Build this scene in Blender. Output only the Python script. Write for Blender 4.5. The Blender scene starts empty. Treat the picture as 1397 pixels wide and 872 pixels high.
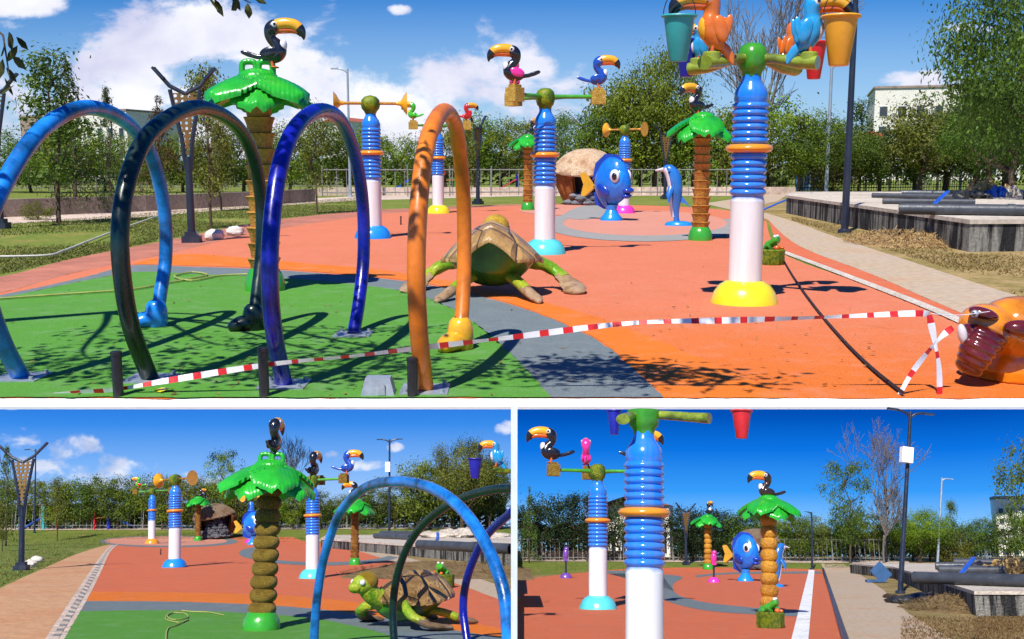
import bpy, bmesh, math, random
from mathutils import Vector, Matrix, noise as mnoise
R = math.radians
scene = bpy.context.scene
COL = scene.collection
F, CX, CY = 1400.0, 698.5, 436.0          # focal length and picture centre, in pixels of the 1397 px wide photograph
EYE = Vector((0, 0, 1.6))

# ------------------------------------------------------------------ places
class Place:
    """One playground plot: its own flat ground, tilted and scaled about the camera.  Local units are metres, Z up, Y away from the viewer."""
    def __init__(s, horizon, scale=1.0, berm=None):
        s.a = math.atan((horizon - CY) / F)
        s.fwd = Vector((0, math.cos(s.a), math.sin(s.a)))
        s.up = Vector((0, -math.sin(s.a), math.cos(s.a)))
        s.scale, s.berm, s.h = scale, berm, 1.6
    def finish(s, base):
        rot = Matrix.Rotation(base.a - s.a, 4, 'X')
        s.M = Matrix.Translation(EYE) @ rot @ Matrix.Scale(s.scale, 4) @ Matrix.Translation(-EYE)  # whole plot scaled and tilted about the camera to meet its image horizon
    def ray(s, x, y):
        return Vector(((x - CX) / F, 0, 0)) + s.fwd - s.up * ((y - CY) / F)
    def D(s, x, y, Y):
        d = s.ray(x, y)
        return EYE + d * (Y / d.y)
    def gz(s, Y):
        if not s.berm or Y < s.berm[0]: return 0.0
        y0, y1, z1 = s.berm
        return z1 * min(1.0, (Y - y0) / (y1 - y0))
    def G(s, x, y, z=0.0):
        d = s.ray(x, y)
        t = (z - EYE.z) / d.z if d.z < -1e-6 else 1e9
        p = EYE + d * t
        if s.berm and p.y > s.berm[0]:
            y0, y1, z1 = s.berm
            k = z1 / (y1 - y0)
            # EYE.z + t dz = k (t dy - y0)
            t = (EYE.z + k * y0) / (k * d.y - d.z) if k * d.y - d.z > 1e-6 else 1e9
            if t * d.y > y1 or t < 0: t = y1 / d.y
            p = EYE + d * t
            p.z = s.gz(p.y)
        return p
    def mpp(s, p):
        return (Vector(p) - EYE).dot(s.fwd) / F
U = Place(225)
L = Place(703, 0.1, (66.0, 76.0, 0.75))
Q = Place(743, 0.1, (62.0, 74.0, 0.70))
for p_ in (U, L, Q): p_.finish(U)
SEAM = 701.5

def lin(r, g, b, k=1.0):
    f = lambda c: (c / 255 / 12.92) if c <= 10 else ((c / 255 + .055) / 1.055) ** 2.4
    return (f(r) * k, f(g) * k, f(b) * k)

# ------------------------------------------------------------------ node helpers
def new_mat(name):
    m = bpy.data.materials.new(name); m.use_nodes = True
    nt = m.node_tree
    return m, nt, nt.nodes['Principled BSDF']
def nd(nt, typ, **kw):
    n = nt.nodes.new(typ)
    for k, v in kw.items(): setattr(n, k, v)
    return n
def setin(nt, n, key, v):
    if isinstance(v, bpy.types.NodeSocket): nt.links.new(v, n.inputs[key])
    else: n.inputs[key].default_value = v
def mth(nt, op, a, b=0.0, c=None, clamp=False):
    n = nd(nt, 'ShaderNodeMath', operation=op); n.use_clamp = clamp
    setin(nt, n, 0, a); setin(nt, n, 1, b)
    if c is not None: setin(nt, n, 2, c)
    return n.outputs[0]
def mixc(nt, fac, a, b, mode='MIX'):
    n = nd(nt, 'ShaderNodeMix', data_type='RGBA', blend_type=mode)
    setin(nt, n, 0, fac)
    for k, v in ((6, a), (7, b)):
        setin(nt, n, k, v if isinstance(v, bpy.types.NodeSocket) else (*v[:3], 1))
    return n.outputs[2]
def objco(nt):
    return nd(nt, 'ShaderNodeTexCoord').outputs['Object']
def noise(nt, co, scale, detail=3, rough=.55, dist=0.0):
    n = nd(nt, 'ShaderNodeTexNoise')
    nt.links.new(co, n.inputs['Vector'])
    n.inputs['Scale'].default_value = scale; n.inputs['Detail'].default_value = detail
    n.inputs['Roughness'].default_value = rough; n.inputs['Distortion'].default_value = dist
    return n.outputs['Fac']
def maprange(nt, v, a, b, c=0.0, d=1.0, smooth=False):
    n = nd(nt, 'ShaderNodeMapRange'); n.clamp = True
    if smooth: n.interpolation_type = 'SMOOTHSTEP'
    setin(nt, n, 0, v)
    for i, k in enumerate((a, b, c, d)): n.inputs[i + 1].default_value = k
    return n.outputs[0]
def scaled(nt, co, v):
    n = nd(nt, 'ShaderNodeVectorMath', operation='MULTIPLY')
    nt.links.new(co, n.inputs[0]); n.inputs[1].default_value = v
    return n.outputs[0]
def bump(nt, b, h, strength=.3, dist=.01):
    n = nd(nt, 'ShaderNodeBump'); n.inputs['Strength'].default_value = strength; n.inputs['Distance'].default_value = dist
    nt.links.new(h, n.inputs['Height']); nt.links.new(n.outputs[0], b.inputs['Normal'])

def paint(name, rgb, rough=.28, var=.14, coat=.25, metal=0.0, sc=3.0, bmp=.06):
    """Glossy brushed paint on fibreglass or metal, a little uneven and dusty."""
    m, nt, b = new_mat(name)
    co = objco(nt)
    n1 = noise(nt, co, sc, 5, .65); n2 = noise(nt, co, sc * 9, 3)
    dk = tuple(c * (1 - var * 1.6) for c in rgb); lt = tuple(min(1, c * (1 + var) + .004) for c in rgb)
    c = mixc(nt, maprange(nt, n1, .3, .7), dk, lt)
    dirt = maprange(nt, noise(nt, co, sc * 2.3, 6, .7), .56, .78, 0, .16)
    c = mixc(nt, dirt, c, (.16, .13, .10))
    nt.links.new(c, b.inputs['Base Color'])
    nt.links.new(maprange(nt, n2, .3, .7, rough * .8, rough * 1.5), b.inputs['Roughness'])
    b.inputs['Metallic'].default_value = metal
    b.inputs['Coat Weight'].default_value = coat; b.inputs['Coat Roughness'].default_value = .12
    if bmp: bump(nt, b, n2, bmp, .02)
    return m

def rubber(name, rgb, rgb2=None, axis=None, stain=.16):
    """Poured rubber granules."""
    m, nt, b = new_mat(name)
    co = objco(nt)
    base = rgb
    if rgb2:                                  # granule colours blended on site from one shade to the next
        sp = nd(nt, 'ShaderNodeSeparateXYZ'); nt.links.new(co, sp.inputs[0])
        k = mth(nt, 'ADD', mth(nt, 'MULTIPLY', sp.outputs[0], axis[0]), mth(nt, 'MULTIPLY', sp.outputs[1], axis[1]))
        k = mth(nt, 'ADD', k, mth(nt, 'MULTIPLY', noise(nt, co, .8, 4), axis[4]))
        base = mixc(nt, maprange(nt, k, axis[2], axis[3], smooth=True), rgb, rgb2)
    g = noise(nt, co, 120, 3, .75)
    c = mixc(nt, maprange(nt, g, .32, .68, 0, 1), (.50, .50, .50), (1.38, 1.38, 1.38))
    c = mixc(nt, 1.0, base, c, 'MULTIPLY')
    st = maprange(nt, noise(nt, co, .55, 6, .62, .6), .38, .72, 0, 1)
    c = mixc(nt, mth(nt, 'MULTIPLY', st, stain * 2), c, tuple(x * .62 + .03 for x in rgb))
    st2 = maprange(nt, noise(nt, co, 2.6, 7, .72), .50, .72, 0, .50)
    c = mixc(nt, st2, c, tuple(x * .66 + .13 for x in rgb))
    st3 = maprange(nt, noise(nt, co, 1.1, 7, .7, 1.2), .60, .70, 0, .35)
    c = mixc(nt, st3, c, tuple(x * .50 + .02 for x in rgb))
    wn = nd(nt, 'ShaderNodeTexVoronoi', feature='F1'); wn.inputs['Scale'].default_value = 3.4; nt.links.new(co, wn.inputs['Vector'])
    c = mixc(nt, maprange(nt, wn.outputs['Distance'], .03, .07, .55, 0), c, (.16, .13, .10))
    nt.links.new(c, b.inputs['Base Color'])
    b.inputs['Roughness'].default_value = .82; b.inputs['Specular IOR Level'].default_value = .25
    bump(nt, b, g, .35, .006)
    return m

def rough_mat(name, cols, scale=2.0, rough=.9, bmp=.4, dist=.02, streak=None, detail=6, fine=1.0):
    """Mottled mineral surface from a list of colours."""
    m, nt, b = new_mat(name)
    co = objco(nt)
    src = scaled(nt, co, streak) if streak else co
    n1 = noise(nt, src, scale, detail, .65)
    r = nd(nt, 'ShaderNodeValToRGB'); nt.links.new(n1, r.inputs[0])
    els = r.color_ramp.elements
    for i, c in enumerate(cols):
        p = .3 + .4 * i / max(1, len(cols) - 1)
        e = els[i] if i < 2 else els.new(p)
        e.position = p; e.color = (*c, 1)
    f = noise(nt, co, scale * 14, 3)
    c = mixc(nt, 1.0, r.outputs[0], mixc(nt, maprange(nt, f, .3, .7), (1 - .28 * fine,) * 3, (1 + .2 * fine,) * 3), 'MULTIPLY')
    nt.links.new(c, b.inputs['Base Color']); b.inputs['Roughness'].default_value = rough
    b.inputs['Specular IOR Level'].default_value = .25
    bump(nt, b, f, bmp, dist)
    return m

def brick_mat(name, c1, c2, mortar, scale, bw=.5, rh=.25):
    m, nt, b = new_mat(name)
    co = objco(nt)
    br = nd(nt, 'ShaderNodeTexBrick'); nt.links.new(co, br.inputs['Vector'])
    br.inputs['Color1'].default_value = (*c1, 1); br.inputs['Color2'].default_value = (*c2, 1); br.inputs['Mortar'].default_value = (*mortar, 1)
    br.inputs['Scale'].default_value = scale; br.inputs['Mortar Size'].default_value = .02
    br.inputs['Brick Width'].default_value = bw; br.inputs['Row Height'].default_value = rh
    st = maprange(nt, noise(nt, co, .8, 6, .65), .35, .7)
    c = mixc(nt, 1.0, br.outputs[0], mixc(nt, st, (.75, .75, .75), (1.15, 1.15, 1.15)), 'MULTIPLY')
    g = noise(nt, co, 60, 3)
    c = mixc(nt, 1.0, c, mixc(nt, maprange(nt, g, .3, .7), (.8, .8, .8), (1.15, 1.15, 1.15)), 'MULTIPLY')
    nt.links.new(c, b.inputs['Base Color']); b.inputs['Roughness'].default_value = .9
    bump(nt, b, g, .3, .01)
    return m

def leaf_mat(name, dark, light, sun=None):
    m, nt, b = new_mat(name)
    at = nd(nt, 'ShaderNodeAttribute'); at.attribute_name = 'tone'
    oi = nd(nt, 'ShaderNodeObjectInfo')
    c = mixc(nt, at.outputs['Fac'], dark, light)
    hs = nd(nt, 'ShaderNodeHueSaturation'); nt.links.new(c, hs.inputs['Color'])
    nt.links.new(maprange(nt, oi.outputs['Random'], 0, 1, .475, .52), hs.inputs['Hue'])
    nt.links.new(maprange(nt, oi.outputs['Random'], 0, 1, .75, 1.2), hs.inputs['Value'])
    nt.links.new(hs.outputs[0], b.inputs['Base Color'])
    b.inputs['Roughness'].default_value = .5; b.inputs['Specular IOR Level'].default_value = .3
    tr = nd(nt, 'ShaderNodeBsdfTranslucent'); nt.links.new(hs.outputs[0], tr.inputs[0])
    mx = nd(nt, 'ShaderNodeMixShader'); mx.inputs[0].default_value = .32
    nt.links.new(b.outputs[0], mx.inputs[1]); nt.links.new(tr.outputs[0], mx.inputs[2])
    nt.links.new(mx.outputs[0], nt.nodes['Material Output'].inputs[0])
    return m

# ------------------------------------------------------------------ mesh builder
def catmull(pts, n=6, closed=False):
    pts = [Vector(p) for p in pts]; out = []; N = len(pts)
    rng = range(N if closed else N - 1)
    for i in rng:
        g = lambda k: pts[k % N] if closed else pts[max(0, min(N - 1, k))]
        p0, p1, p2, p3 = g(i - 1), g(i), g(i + 1), g(i + 2)
        for j in range(n):
            t = j / n
            out.append(.5 * ((2 * p1) + (p2 - p0) * t + (2 * p0 - 5 * p1 + 4 * p2 - p3) * t * t + (3 * p1 - p0 - 3 * p2 + p3) * t ** 3))
    if not closed: out.append(pts[-1].copy())
    return out

class MB:
    def __init__(s): s.v, s.f, s.mi, s.tone = [], [], [], []
    def add(s, vs, fs, mi=0, tone=None):
        b = len(s.v); s.v.extend(Vector(v) for v in vs)
        for i, f in enumerate(fs):
            s.f.append([b + k for k in f]); s.mi.append(mi[i] if isinstance(mi, list) else mi)
            s.tone.append(.5 if tone is None else tone)
        return s
    def box(s, c, d, rot=None, mi=0, taper=1.0):
        vs = [Vector((x * d[0] / 2 * (taper if z > 0 else 1), y * d[1] / 2 * (taper if z > 0 else 1), z * d[2] / 2)) for z in (-1, 1) for y in (-1, 1) for x in (-1, 1)]
        if rot is not None: vs = [rot @ v for v in vs]
        vs = [v + Vector(c) for v in vs]
        return s.add(vs, [(0, 2, 3, 1), (4, 5, 7, 6), (0, 1, 5, 4), (2, 6, 7, 3), (0, 4, 6, 2), (1, 3, 7, 5)], mi)
    def tube(s, pts, rad, seg=10, up=None, cap=True, mi=0, closed=False):
        """Swept tube; rad is a number, or per point a number or (side, normal) radii."""
        pts = [Vector(p) for p in pts]; n = len(pts)
        rr = [rad] * n if isinstance(rad, (int, float)) or (isinstance(rad, tuple) and len(rad) == 2 and n != 2) else list(rad)
        vs, fs, ms = [], [], []
        prev = None
        for i, p in enumerate(pts):
            if closed: t = pts[(i + 1) % n] - pts[i - 1]
            else: t = pts[min(n - 1, i + 1)] - pts[max(0, i - 1)]
            t = t.normalized() if t.length > 1e-9 else Vector((0, 0, 1))
            if up is not None: side = t.cross(Vector(up))
            elif prev is None: side = t.cross(Vector((0, 0, 1)) if abs(t.z) < .9 else Vector((0, 1, 0)))
            else: side = prev - t * prev.dot(t)
            if side.length < 1e-6: side = t.cross(Vector((1, 0, 0)))
            side.normalize(); prev = side; nor = side.cross(t)
            ra, rb = rr[i] if isinstance(rr[i], tuple) else (rr[i], rr[i])
            for k in range(seg):
                a = 2 * math.pi * k / seg
                vs.append(p + side * (math.cos(a) * ra) + nor * (math.sin(a) * rb))
        m_ = (lambda i: mi(i / max(1, n - 1))) if callable(mi) else (lambda i: mi)
        for i in range(n if closed else n - 1):
            j = (i + 1) % n
            for k in range(seg):
                k2 = (k + 1) % seg
                fs.append((i * seg + k, i * seg + k2, j * seg + k2, j * seg + k)); ms.append(m_(i))
        if cap and not closed:
            fs.append(tuple(range(seg - 1, -1, -1))); ms.append(m_(0))
            fs.append(tuple((n - 1) * seg + k for k in range(seg))); ms.append(m_(n - 1))
        return s.add(vs, fs, ms)
    def lathe(s, prof, seg=24, M=None, mi=0, ang=2 * math.pi, start=0.0, wob=None):
        vs, fs, ms = [], [], []
        full = ang > 6.28; cols = seg if full else seg + 1
        for i, (r, z) in enumerate(prof):
            for k in range(cols):
                a = start + ang * k / seg
                q = r * (wob(a, i / max(1, len(prof) - 1)) if wob else 1)
                vs.append(Vector((q * math.cos(a), q * math.sin(a), z)))
        for i in range(len(prof) - 1):
            for k in range(seg):
                k2 = (k + 1) % cols
                fs.append((i * cols + k, i * cols + k2, (i + 1) * cols + k2, (i + 1) * cols + k)); ms.append(mi(i) if callable(mi) else mi)
        if M is not None: vs = [M @ v for v in vs]
        return s.add(vs, fs, ms)
    def ell(s, c, r, rot=None, seg=16, rings=10, mi=0, wob=0.0, seed=0):
        if isinstance(r, (int, float)): r = (r, r, r)
        vs, fs = [], []
        for i in range(rings + 1):
            th = math.pi * i / rings
            for k in range(seg):
                a = 2 * math.pi * k / seg
                d = Vector((math.sin(th) * math.cos(a), math.sin(th) * math.sin(a), math.cos(th)))
                w = 1 + wob * mnoise.noise(d * 2.2 + Vector((seed * 3.1, seed, 0))) if wob else 1
                v = Vector((d.x * r[0] * w, d.y * r[1] * w, d.z * r[2] * w))
                if rot is not None: v = rot @ v
                vs.append(v + Vector(c))
        for i in range(rings):
            for k in range(seg):
                k2 = (k + 1) % seg
                fs.append((i * seg + k, (i + 1) * seg + k, (i + 1) * seg + k2, i * seg + k2))
        return s.add(vs, fs, mi)
    def poly(s, pts, mi=0): return s.add(pts, [tuple(range(len(pts)))], mi)
    def prism(s, pts, h, mi=0):
        """Flat outline (list of 3-D points) thickened by vector h."""
        pts = [Vector(p) for p in pts]; n = len(pts); h = Vector(h)
        vs = pts + [p + h for p in pts]
        fs = [tuple(range(n - 1, -1, -1)), tuple(range(n, 2 * n))] + [(i, (i + 1) % n, n + (i + 1) % n, n + i) for i in range(n)]
        return s.add(vs, fs, mi)
    def mesh(s, name, mats, ang=42, tone=False, clean=True):
        me = bpy.data.meshes.new(name)
        me.from_pydata([tuple(v) for v in s.v], [], s.f)
        for m in (mats if isinstance(mats, (list, tuple)) else [mats]): me.materials.append(m)
        me.polygons.foreach_set('material_index', s.mi)
        if tone:
            a = me.attributes.new('tone', 'FLOAT', 'FACE'); a.data.foreach_set('value', s.tone)
        if clean:
            bm = bmesh.new(); bm.from_mesh(me)
            bmesh.ops.remove_doubles(bm, verts=bm.verts, dist=1e-6)
            bmesh.ops.recalc_face_normals(bm, faces=bm.faces)
            bm.to_mesh(me); bm.free()
        if ang:
            me.shade_smooth(); me.set_sharp_from_angle(angle=R(ang))
        me.update()
        return me
    def build(s, name, mats, parent=None, ang=42, **kw):
        return link(name, s.mesh(name, mats, ang, **kw), parent)

def link(name, me, parent=None):
    o = bpy.data.objects.new(name, me); COL.objects.link(o)
    if parent is not None: o.parent = parent
    return o
def tag(o, label=None, cat=None, group=None, kind=None):
    for k, v in (('label', label), ('category', cat), ('group', group), ('kind', kind)):
        if v: o[k] = v
    return o
def place(o, P, loc=(0, 0, 0), rz=0.0, size=1.0, lean=None, tilt=0.0):
    """Stand a top-level object on its plot; things on the tilted plots lean sideways so that they look upright from the camera."""
    m = P.M @ Matrix.Translation(Vector(loc))
    if P is not U and lean is not False:
        d = (Vector(loc) - EYE)
        k = d.x / max(.1, d.dot(P.fwd)) * math.tan(P.a)
        m = m @ Matrix.Rotation(math.atan(k) * .8, 4, 'Y')  # extra lean, against the plot's tilt, to stand vertical in the image
    m = m @ Matrix.Rotation(rz, 4, 'Z')
    if tilt: m = m @ Matrix.Rotation(tilt, 4, 'X')
    sx = size if isinstance(size, (tuple, list)) else (size,) * 3
    o.matrix_world = m @ Matrix.Diagonal((*sx, 1))
    return o
def thing(P, name, label, cat, loc, rz=0.0, size=1.0, group=None, **kw):
    o = bpy.data.objects.new(name, None); COL.objects.link(o)
    o.empty_display_size = .1
    tag(o, label, cat, group)
    return place(o, P, loc, rz, size, **kw)
_cache = {}
def shared(key, fn):
    if key not in _cache: _cache[key] = fn()
    return _cache[key]
# ------------------------------------------------------------------ camera, sun, sky
cam = bpy.data.objects.new('camera', bpy.data.cameras.new('camera')); COL.objects.link(cam)
cam.data.sensor_width = 36; cam.data.lens = 36 * F / 1397
cam.location = EYE; cam.rotation_euler = (R(90) + U.a, 0, 0)
cam.data.clip_start = .02; cam.data.clip_end = 3000
scene.camera = cam
SUN_EL, SUN_DIR = R(58), Vector((-.42, -.90, 0)).normalized()      # towards the sun, on the ground plan
to_sun = Vector((SUN_DIR.x * math.cos(SUN_EL), SUN_DIR.y * math.cos(SUN_EL), math.sin(SUN_EL)))
sun = bpy.data.objects.new('sun', bpy.data.lights.new('sun', 'SUN')); COL.objects.link(sun)
sun.data.energy = 5.0; sun.data.angle = R(.5); sun.data.color = (1, .955, .88)
sun.rotation_euler = to_sun.to_track_quat('Z', 'Y').to_euler(); sun.location = (-8, -4, 20)
scene.view_settings.view_transform = 'Standard'; scene.view_settings.look = 'None'
scene.view_settings.exposure = 0.36; scene.view_settings.gamma = 1
scene.render.engine = 'CYCLES'
scene.cycles.max_bounces = 6; scene.cycles.diffuse_bounces = 3; scene.cycles.glossy_bounces = 3; scene.cycles.transparent_max_bounces = 8

def clouds(nt, u, v, blobs, nscale, amp, lo, hi):
    """Cloud cover from a list of banks (u, v, ru, rv, weight): billowing edges by noise; returns (cover, shade)."""
    cv = nd(nt, 'ShaderNodeCombineXYZ'); setin(nt, cv, 0, u); setin(nt, cv, 1, mth(nt, 'MULTIPLY', v, 1.5))
    n1 = noise(nt, cv.outputs[0], nscale, 12, .60, .2)
    cv2 = nd(nt, 'ShaderNodeCombineXYZ'); setin(nt, cv2, 0, mth(nt, 'ADD', u, .012)); setin(nt, cv2, 1, mth(nt, 'MULTIPLY', mth(nt, 'ADD', v, -.03), 1.5))
    n2 = noise(nt, cv2.outputs[0], nscale * .8, 6, .55, .25)
    best = None
    for (cu, cvv, ru, rv, w) in blobs:
        a = mth(nt, 'POWER', mth(nt, 'ABSOLUTE', mth(nt, 'DIVIDE', mth(nt, 'SUBTRACT', u, cu), ru)), 2.0)
        b = mth(nt, 'POWER', mth(nt, 'ABSOLUTE', mth(nt, 'DIVIDE', mth(nt, 'SUBTRACT', v, cvv), rv)), 2.0)
        m = mth(nt, 'MULTIPLY', mth(nt, 'MAXIMUM', mth(nt, 'SUBTRACT', .62, mth(nt, 'ADD', a, b)), -1.6), w)
        best = m if best is None else mth(nt, 'MAXIMUM', best, m)
    dens = mth(nt, 'ADD', best, mth(nt, 'MULTIPLY', mth(nt, 'SUBTRACT', n1, .5), amp))
    return maprange(nt, dens, lo, hi, smooth=True), maprange(nt, n2, .36, .62)

def uv_of(P, x, y):
    d = P.ray(x, y); return d.x / d.y, d.z / d.y
def banks(P, rows):
    out = []
    for (x, y, rx, ry, w) in rows:
        u, v = uv_of(P, x, y); out.append((u, v, rx / F, ry / F, w))
    return out

world = bpy.data.worlds.new('World'); scene.world = world; world.use_nodes = True
nt = world.node_tree; bg = nt.nodes['Background']; bg.inputs['Strength'].default_value = .052
sky = nd(nt, 'ShaderNodeTexSky', sky_type='NISHITA'); sky.sun_disc = False
sky.sun_elevation = SUN_EL; sky.sun_rotation = math.atan2(SUN_DIR.x, SUN_DIR.y)
sky.air_density = 1.0; sky.dust_density = .6; sky.ozone_density = 2.0
hs = nd(nt, 'ShaderNodeHueSaturation'); nt.links.new(sky.outputs[0], hs.inputs['Color'])
hs.inputs['Saturation'].default_value = 1.5; hs.inputs['Value'].default_value = 1.0
tc = nd(nt, 'ShaderNodeTexCoord'); sp = nd(nt, 'ShaderNodeSeparateXYZ'); nt.links.new(tc.outputs['Generated'], sp.inputs[0])
fy = mth(nt, 'MAXIMUM', mth(nt, 'ABSOLUTE', sp.outputs[1]), .05)
uu, vv = mth(nt, 'DIVIDE', sp.outputs[0], fy), mth(nt, 'DIVIDE', sp.outputs[2], fy)
cov, shd = clouds(nt, uu, vv, banks(U, [
    (225, 55, 170, 70, 1.0), (200, 125, 170, 60, 1.0), (390, 105, 150, 62, .9), (640, 112, 135, 52, 1.05), (540, 150, 240, 42, .8),
    (40, 4, 85, 26, 1.0), (545, 14, 24, 10, 1.0), (735, 95, 50, 24, .8), (790, 150, 180, 26, .5), (1320, 40, 45, 9, .6), (1270, 112, 80, 16, .6),
    (330, 185, 430, 44, .85), (120, 90, 60, 70, .8), (290, 110, 330, 125, .42), (600, 120, 260, 80, .45)]), 9.0, 4.4, -.08, .55)
haze_k = maprange(nt, vv, .0, .17, .74, .0)
skyc = mixc(nt, haze_k, mixc(nt, 1.0, hs.outputs[0], (.15, .88, 1.62), 'MULTIPLY'), (10.4, 12.6, 16.4))
cl = mixc(nt, shd, (10.6, 10.6, 13.6), (15.6, 15.6, 16.4))
nt.links.new(mixc(nt, mth(nt, 'MULTIPLY', cov, .95), skyc, cl), bg.inputs['Color'])

def sky_backdrop(P, xs, top_y, low_y, cols, blobs, cover):
    """The sky of a lower plot: a curved wall of light standing beyond its trees."""
    m = bpy.data.materials.new('sky'); m.use_nodes = True; nt = m.node_tree
    for n in list(nt.nodes): nt.nodes.remove(n)
    out = nd(nt, 'ShaderNodeOutputMaterial'); em = nd(nt, 'ShaderNodeEmission'); nt.links.new(em.outputs[0], out.inputs[0])
    sp = nd(nt, 'ShaderNodeSeparateXYZ'); nt.links.new(objco(nt), sp.inputs[0])
    u = mth(nt, 'DIVIDE', sp.outputs[0], 82.0); v = mth(nt, 'DIVIDE', mth(nt, 'SUBTRACT', sp.outputs[2], 1.6), 82.0)
    r = nd(nt, 'ShaderNodeValToRGB'); nt.links.new(maprange(nt, v, 0.0, .125), r.inputs[0])
    for i, (p, c) in enumerate(cols):
        e = r.color_ramp.elements[i] if i < 2 else r.color_ramp.elements.new(p)
        e.position = p; e.color = (*c, 1)
    c = r.outputs[0]
    if blobs:
        cov, shd = clouds(nt, u, v, banks(P, blobs), 22.0, 3.6, -.05, .7)
        c = mixc(nt, mth(nt, 'MULTIPLY', cov, cover), c, mixc(nt, shd, lin(165, 180, 215), lin(240, 240, 245)))
    nt.links.new(c, em.inputs[0]); em.inputs[1].default_value = .9
    b = MB(); ps = [P.D(x, 700, Y) for x, Y in xs]
    z0, z1 = P.D(700, low_y, 82).z, P.D(700, top_y, 82).z
    for i in range(len(ps) - 1):
        b.add([(ps[i].x, ps[i].y, z0), (ps[i + 1].x, ps[i + 1].y, z0), (ps[i + 1].x, ps[i + 1].y, z1), (ps[i].x, ps[i].y, z1)], [(0, 1, 2, 3)])
    o = b.build('sky', m, ang=None); o['kind'] = 'structure'
    return place(o, P, lean=False)
sky_backdrop(L, [(-380, 46), (-260, 64), (-100, 78), (40, 82), (350, 82), (SEAM, 82)], 551, 760,
    [(0, lin(168, 200, 240)), (1, lin(18, 98, 205)), (.35, lin(120, 172, 235)), (.7, lin(52, 132, 222))],
    [(100, 612, 46, 26, 1.0), (30, 598, 40, 18, .8), (120, 640, 110, 22, .7), (156, 640, 14, 8, .8), (200, 660, 200, 14, .5), (458, 622, 20, 10, .9), (540, 610, 16, 8, .8), (690, 584, 22, 14, 1.0), (490, 634, 40, 8, .5), (25, 556, 12, 5, .6)], .85)
sky_backdrop(Q, [(SEAM, 82), (1050, 82), (1300, 82), (1480, 76), (1640, 64), (1780, 46)], 551, 800,
    [(0, lin(150, 205, 246)), (1, lin(0, 76, 174)), (.4, lin(52, 148, 236)), (.72, lin(10, 110, 215))], None, 0)

# ------------------------------------------------------------------ materials
M = {}
M['salmon'] = rubber('salmon rubber', (.60, .140, .055))
M['salmon_blend'] = rubber('salmon to orange rubber', (.66, .150, .016), (.62, .180, .092), (.12, .5, 4.4, 7.2, 1.3))
M['orange'] = rubber('orange rubber', (.70, .165, .012))
M['pale_salmon'] = rubber('pale salmon rubber', (.60, .25, .17))
M['green'] = rubber('green rubber', (.085, .27, .028))
M['grey'] = rubber('slate grey rubber', (.15, .185, .195))
M['grey_pale'] = rubber('pale grey rubber', (.30, .29, .27))
M['brick'] = brick_mat('red brick paving', (.50, .16, .09), (.42, .13, .08), (.36, .2, .14), 2.2)
M['tan'] = rough_mat('tan paving', [(.46, .26, .16), (.44, .33, .22), (.43, .34, .25), (.48, .31, .21)], .6, bmp=.25, fine=.6)
M['tan_brown'] = rough_mat('sandy brick paving', [(.46, .21, .11), (.50, .25, .125), (.51, .29, .15), (.46, .21, .115)], .3, bmp=.25, fine=.35)
M['pale_path'] = rough_mat('pale pavement', [(.44, .33, .26), (.55, .43, .34), (.60, .48, .40)], .4)
M['kerb'] = rough_mat('pale stone kerb', [(.42, .38, .32), (.60, .56, .50)], 2.0)
M['kerb_dark'] = rough_mat('grey grating', [(.20, .19, .18), (.30, .28, .26)], 3.0)
M['white_paint'] = rough_mat('worn white paint', [(.55, .55, .54), (.78, .78, .76), (.80, .80, .78)], 1.5, .7, .1)
M['lawn'] = rough_mat('mown lawn', [(.27, .20, .06), (.17, .19, .03), (.13, .185, .022), (.20, .21, .04), (.28, .22, .07)], .45, .95, .6, .03, detail=9)
M['dry_lawn'] = rough_mat('dry grass and dirt', [(.34, .22, .09), (.22, .17, .05), (.36, .25, .11), (.17, .15, .04)], .7, .95, .6, .03, detail=9)
M['white_wall'] = paint('white painted concrete', (.90, .90, .90), .6, .01, 0)
M['wall'] = rough_mat('weathered concrete wall', [(.20, .15, .12), (.32, .24, .19), (.38, .29, .23)], .8, streak=(1, 1, .35))
M['stained'] = rough_mat('black streaked concrete', [(.006, .006, .007), (.02, .02, .022), (.26, .25, .22), (.010, .010, .012), (.03, .03, .03), (.34, .31, .27)], 1.3, .8, .5, streak=(1.6, 1.6, .16))
M['slab'] = rough_mat('dusty concrete slab', [(.42, .35, .28), (.52, .45, .37), (.58, .52, .44)], .5)
M['blue_arch'] = paint('mottled sky blue gloss', (.010, .19, .72), .25, .6, .25, sc=2.4)
M['darkgreen_arch'] = paint('dark green gloss', (.002, .018, .016), .25, .5, .08, sc=2.0)
M['navy_arch'] = paint('royal blue gloss', (.004, .008, .30), .25, .5, .15, sc=2.0)
M['orange_arch'] = paint('orange gloss', (.74, .19, .008), .35, .35, .15, sc=2.0)
M['amber'] = paint('amber yellow gloss', (.80, .38, .012), .22, .25, .5)
M['plate'] = paint('galvanised plate', (.42, .47, .52), .4, .25, 0, .6)
M['tape_white'] = paint('white plastic', (.74, .74, .76), .35, .06, 0)
M['tape_red'] = paint('red plastic', (.62, .015, .02), .35, .1, 0)
M['black_iron'] = paint('black iron', (.012, .013, .016), .4, .3, .1)
M['dark_steel'] = paint('blue black steel', (.014, .022, .045), .35, .3, .15)
M['grey_steel'] = paint('grey galvanised steel', (.36, .42, .48), .4, .15, 0, .4)
M['pillar_white'] = paint('white gloss', (.80, .79, .80), .22, .04, .5)
M['pillar_blue'] = paint('blue gloss', (.010, .16, .72), .2, .16, .5)
M['ring'] = paint('orange yellow gloss', (.80, .28, .012), .22, .12, .5)
M['head_green'] = paint('leaf green gloss', (.05, .30, .012), .25, .5, .4)
M['moss'] = rough_mat('moss and bark painted', [(.045, .06, .006), (.22, .25, .01), (.05, .13, .008), (.10, .07, .012)], 9, .35, .5, .02)
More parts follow.
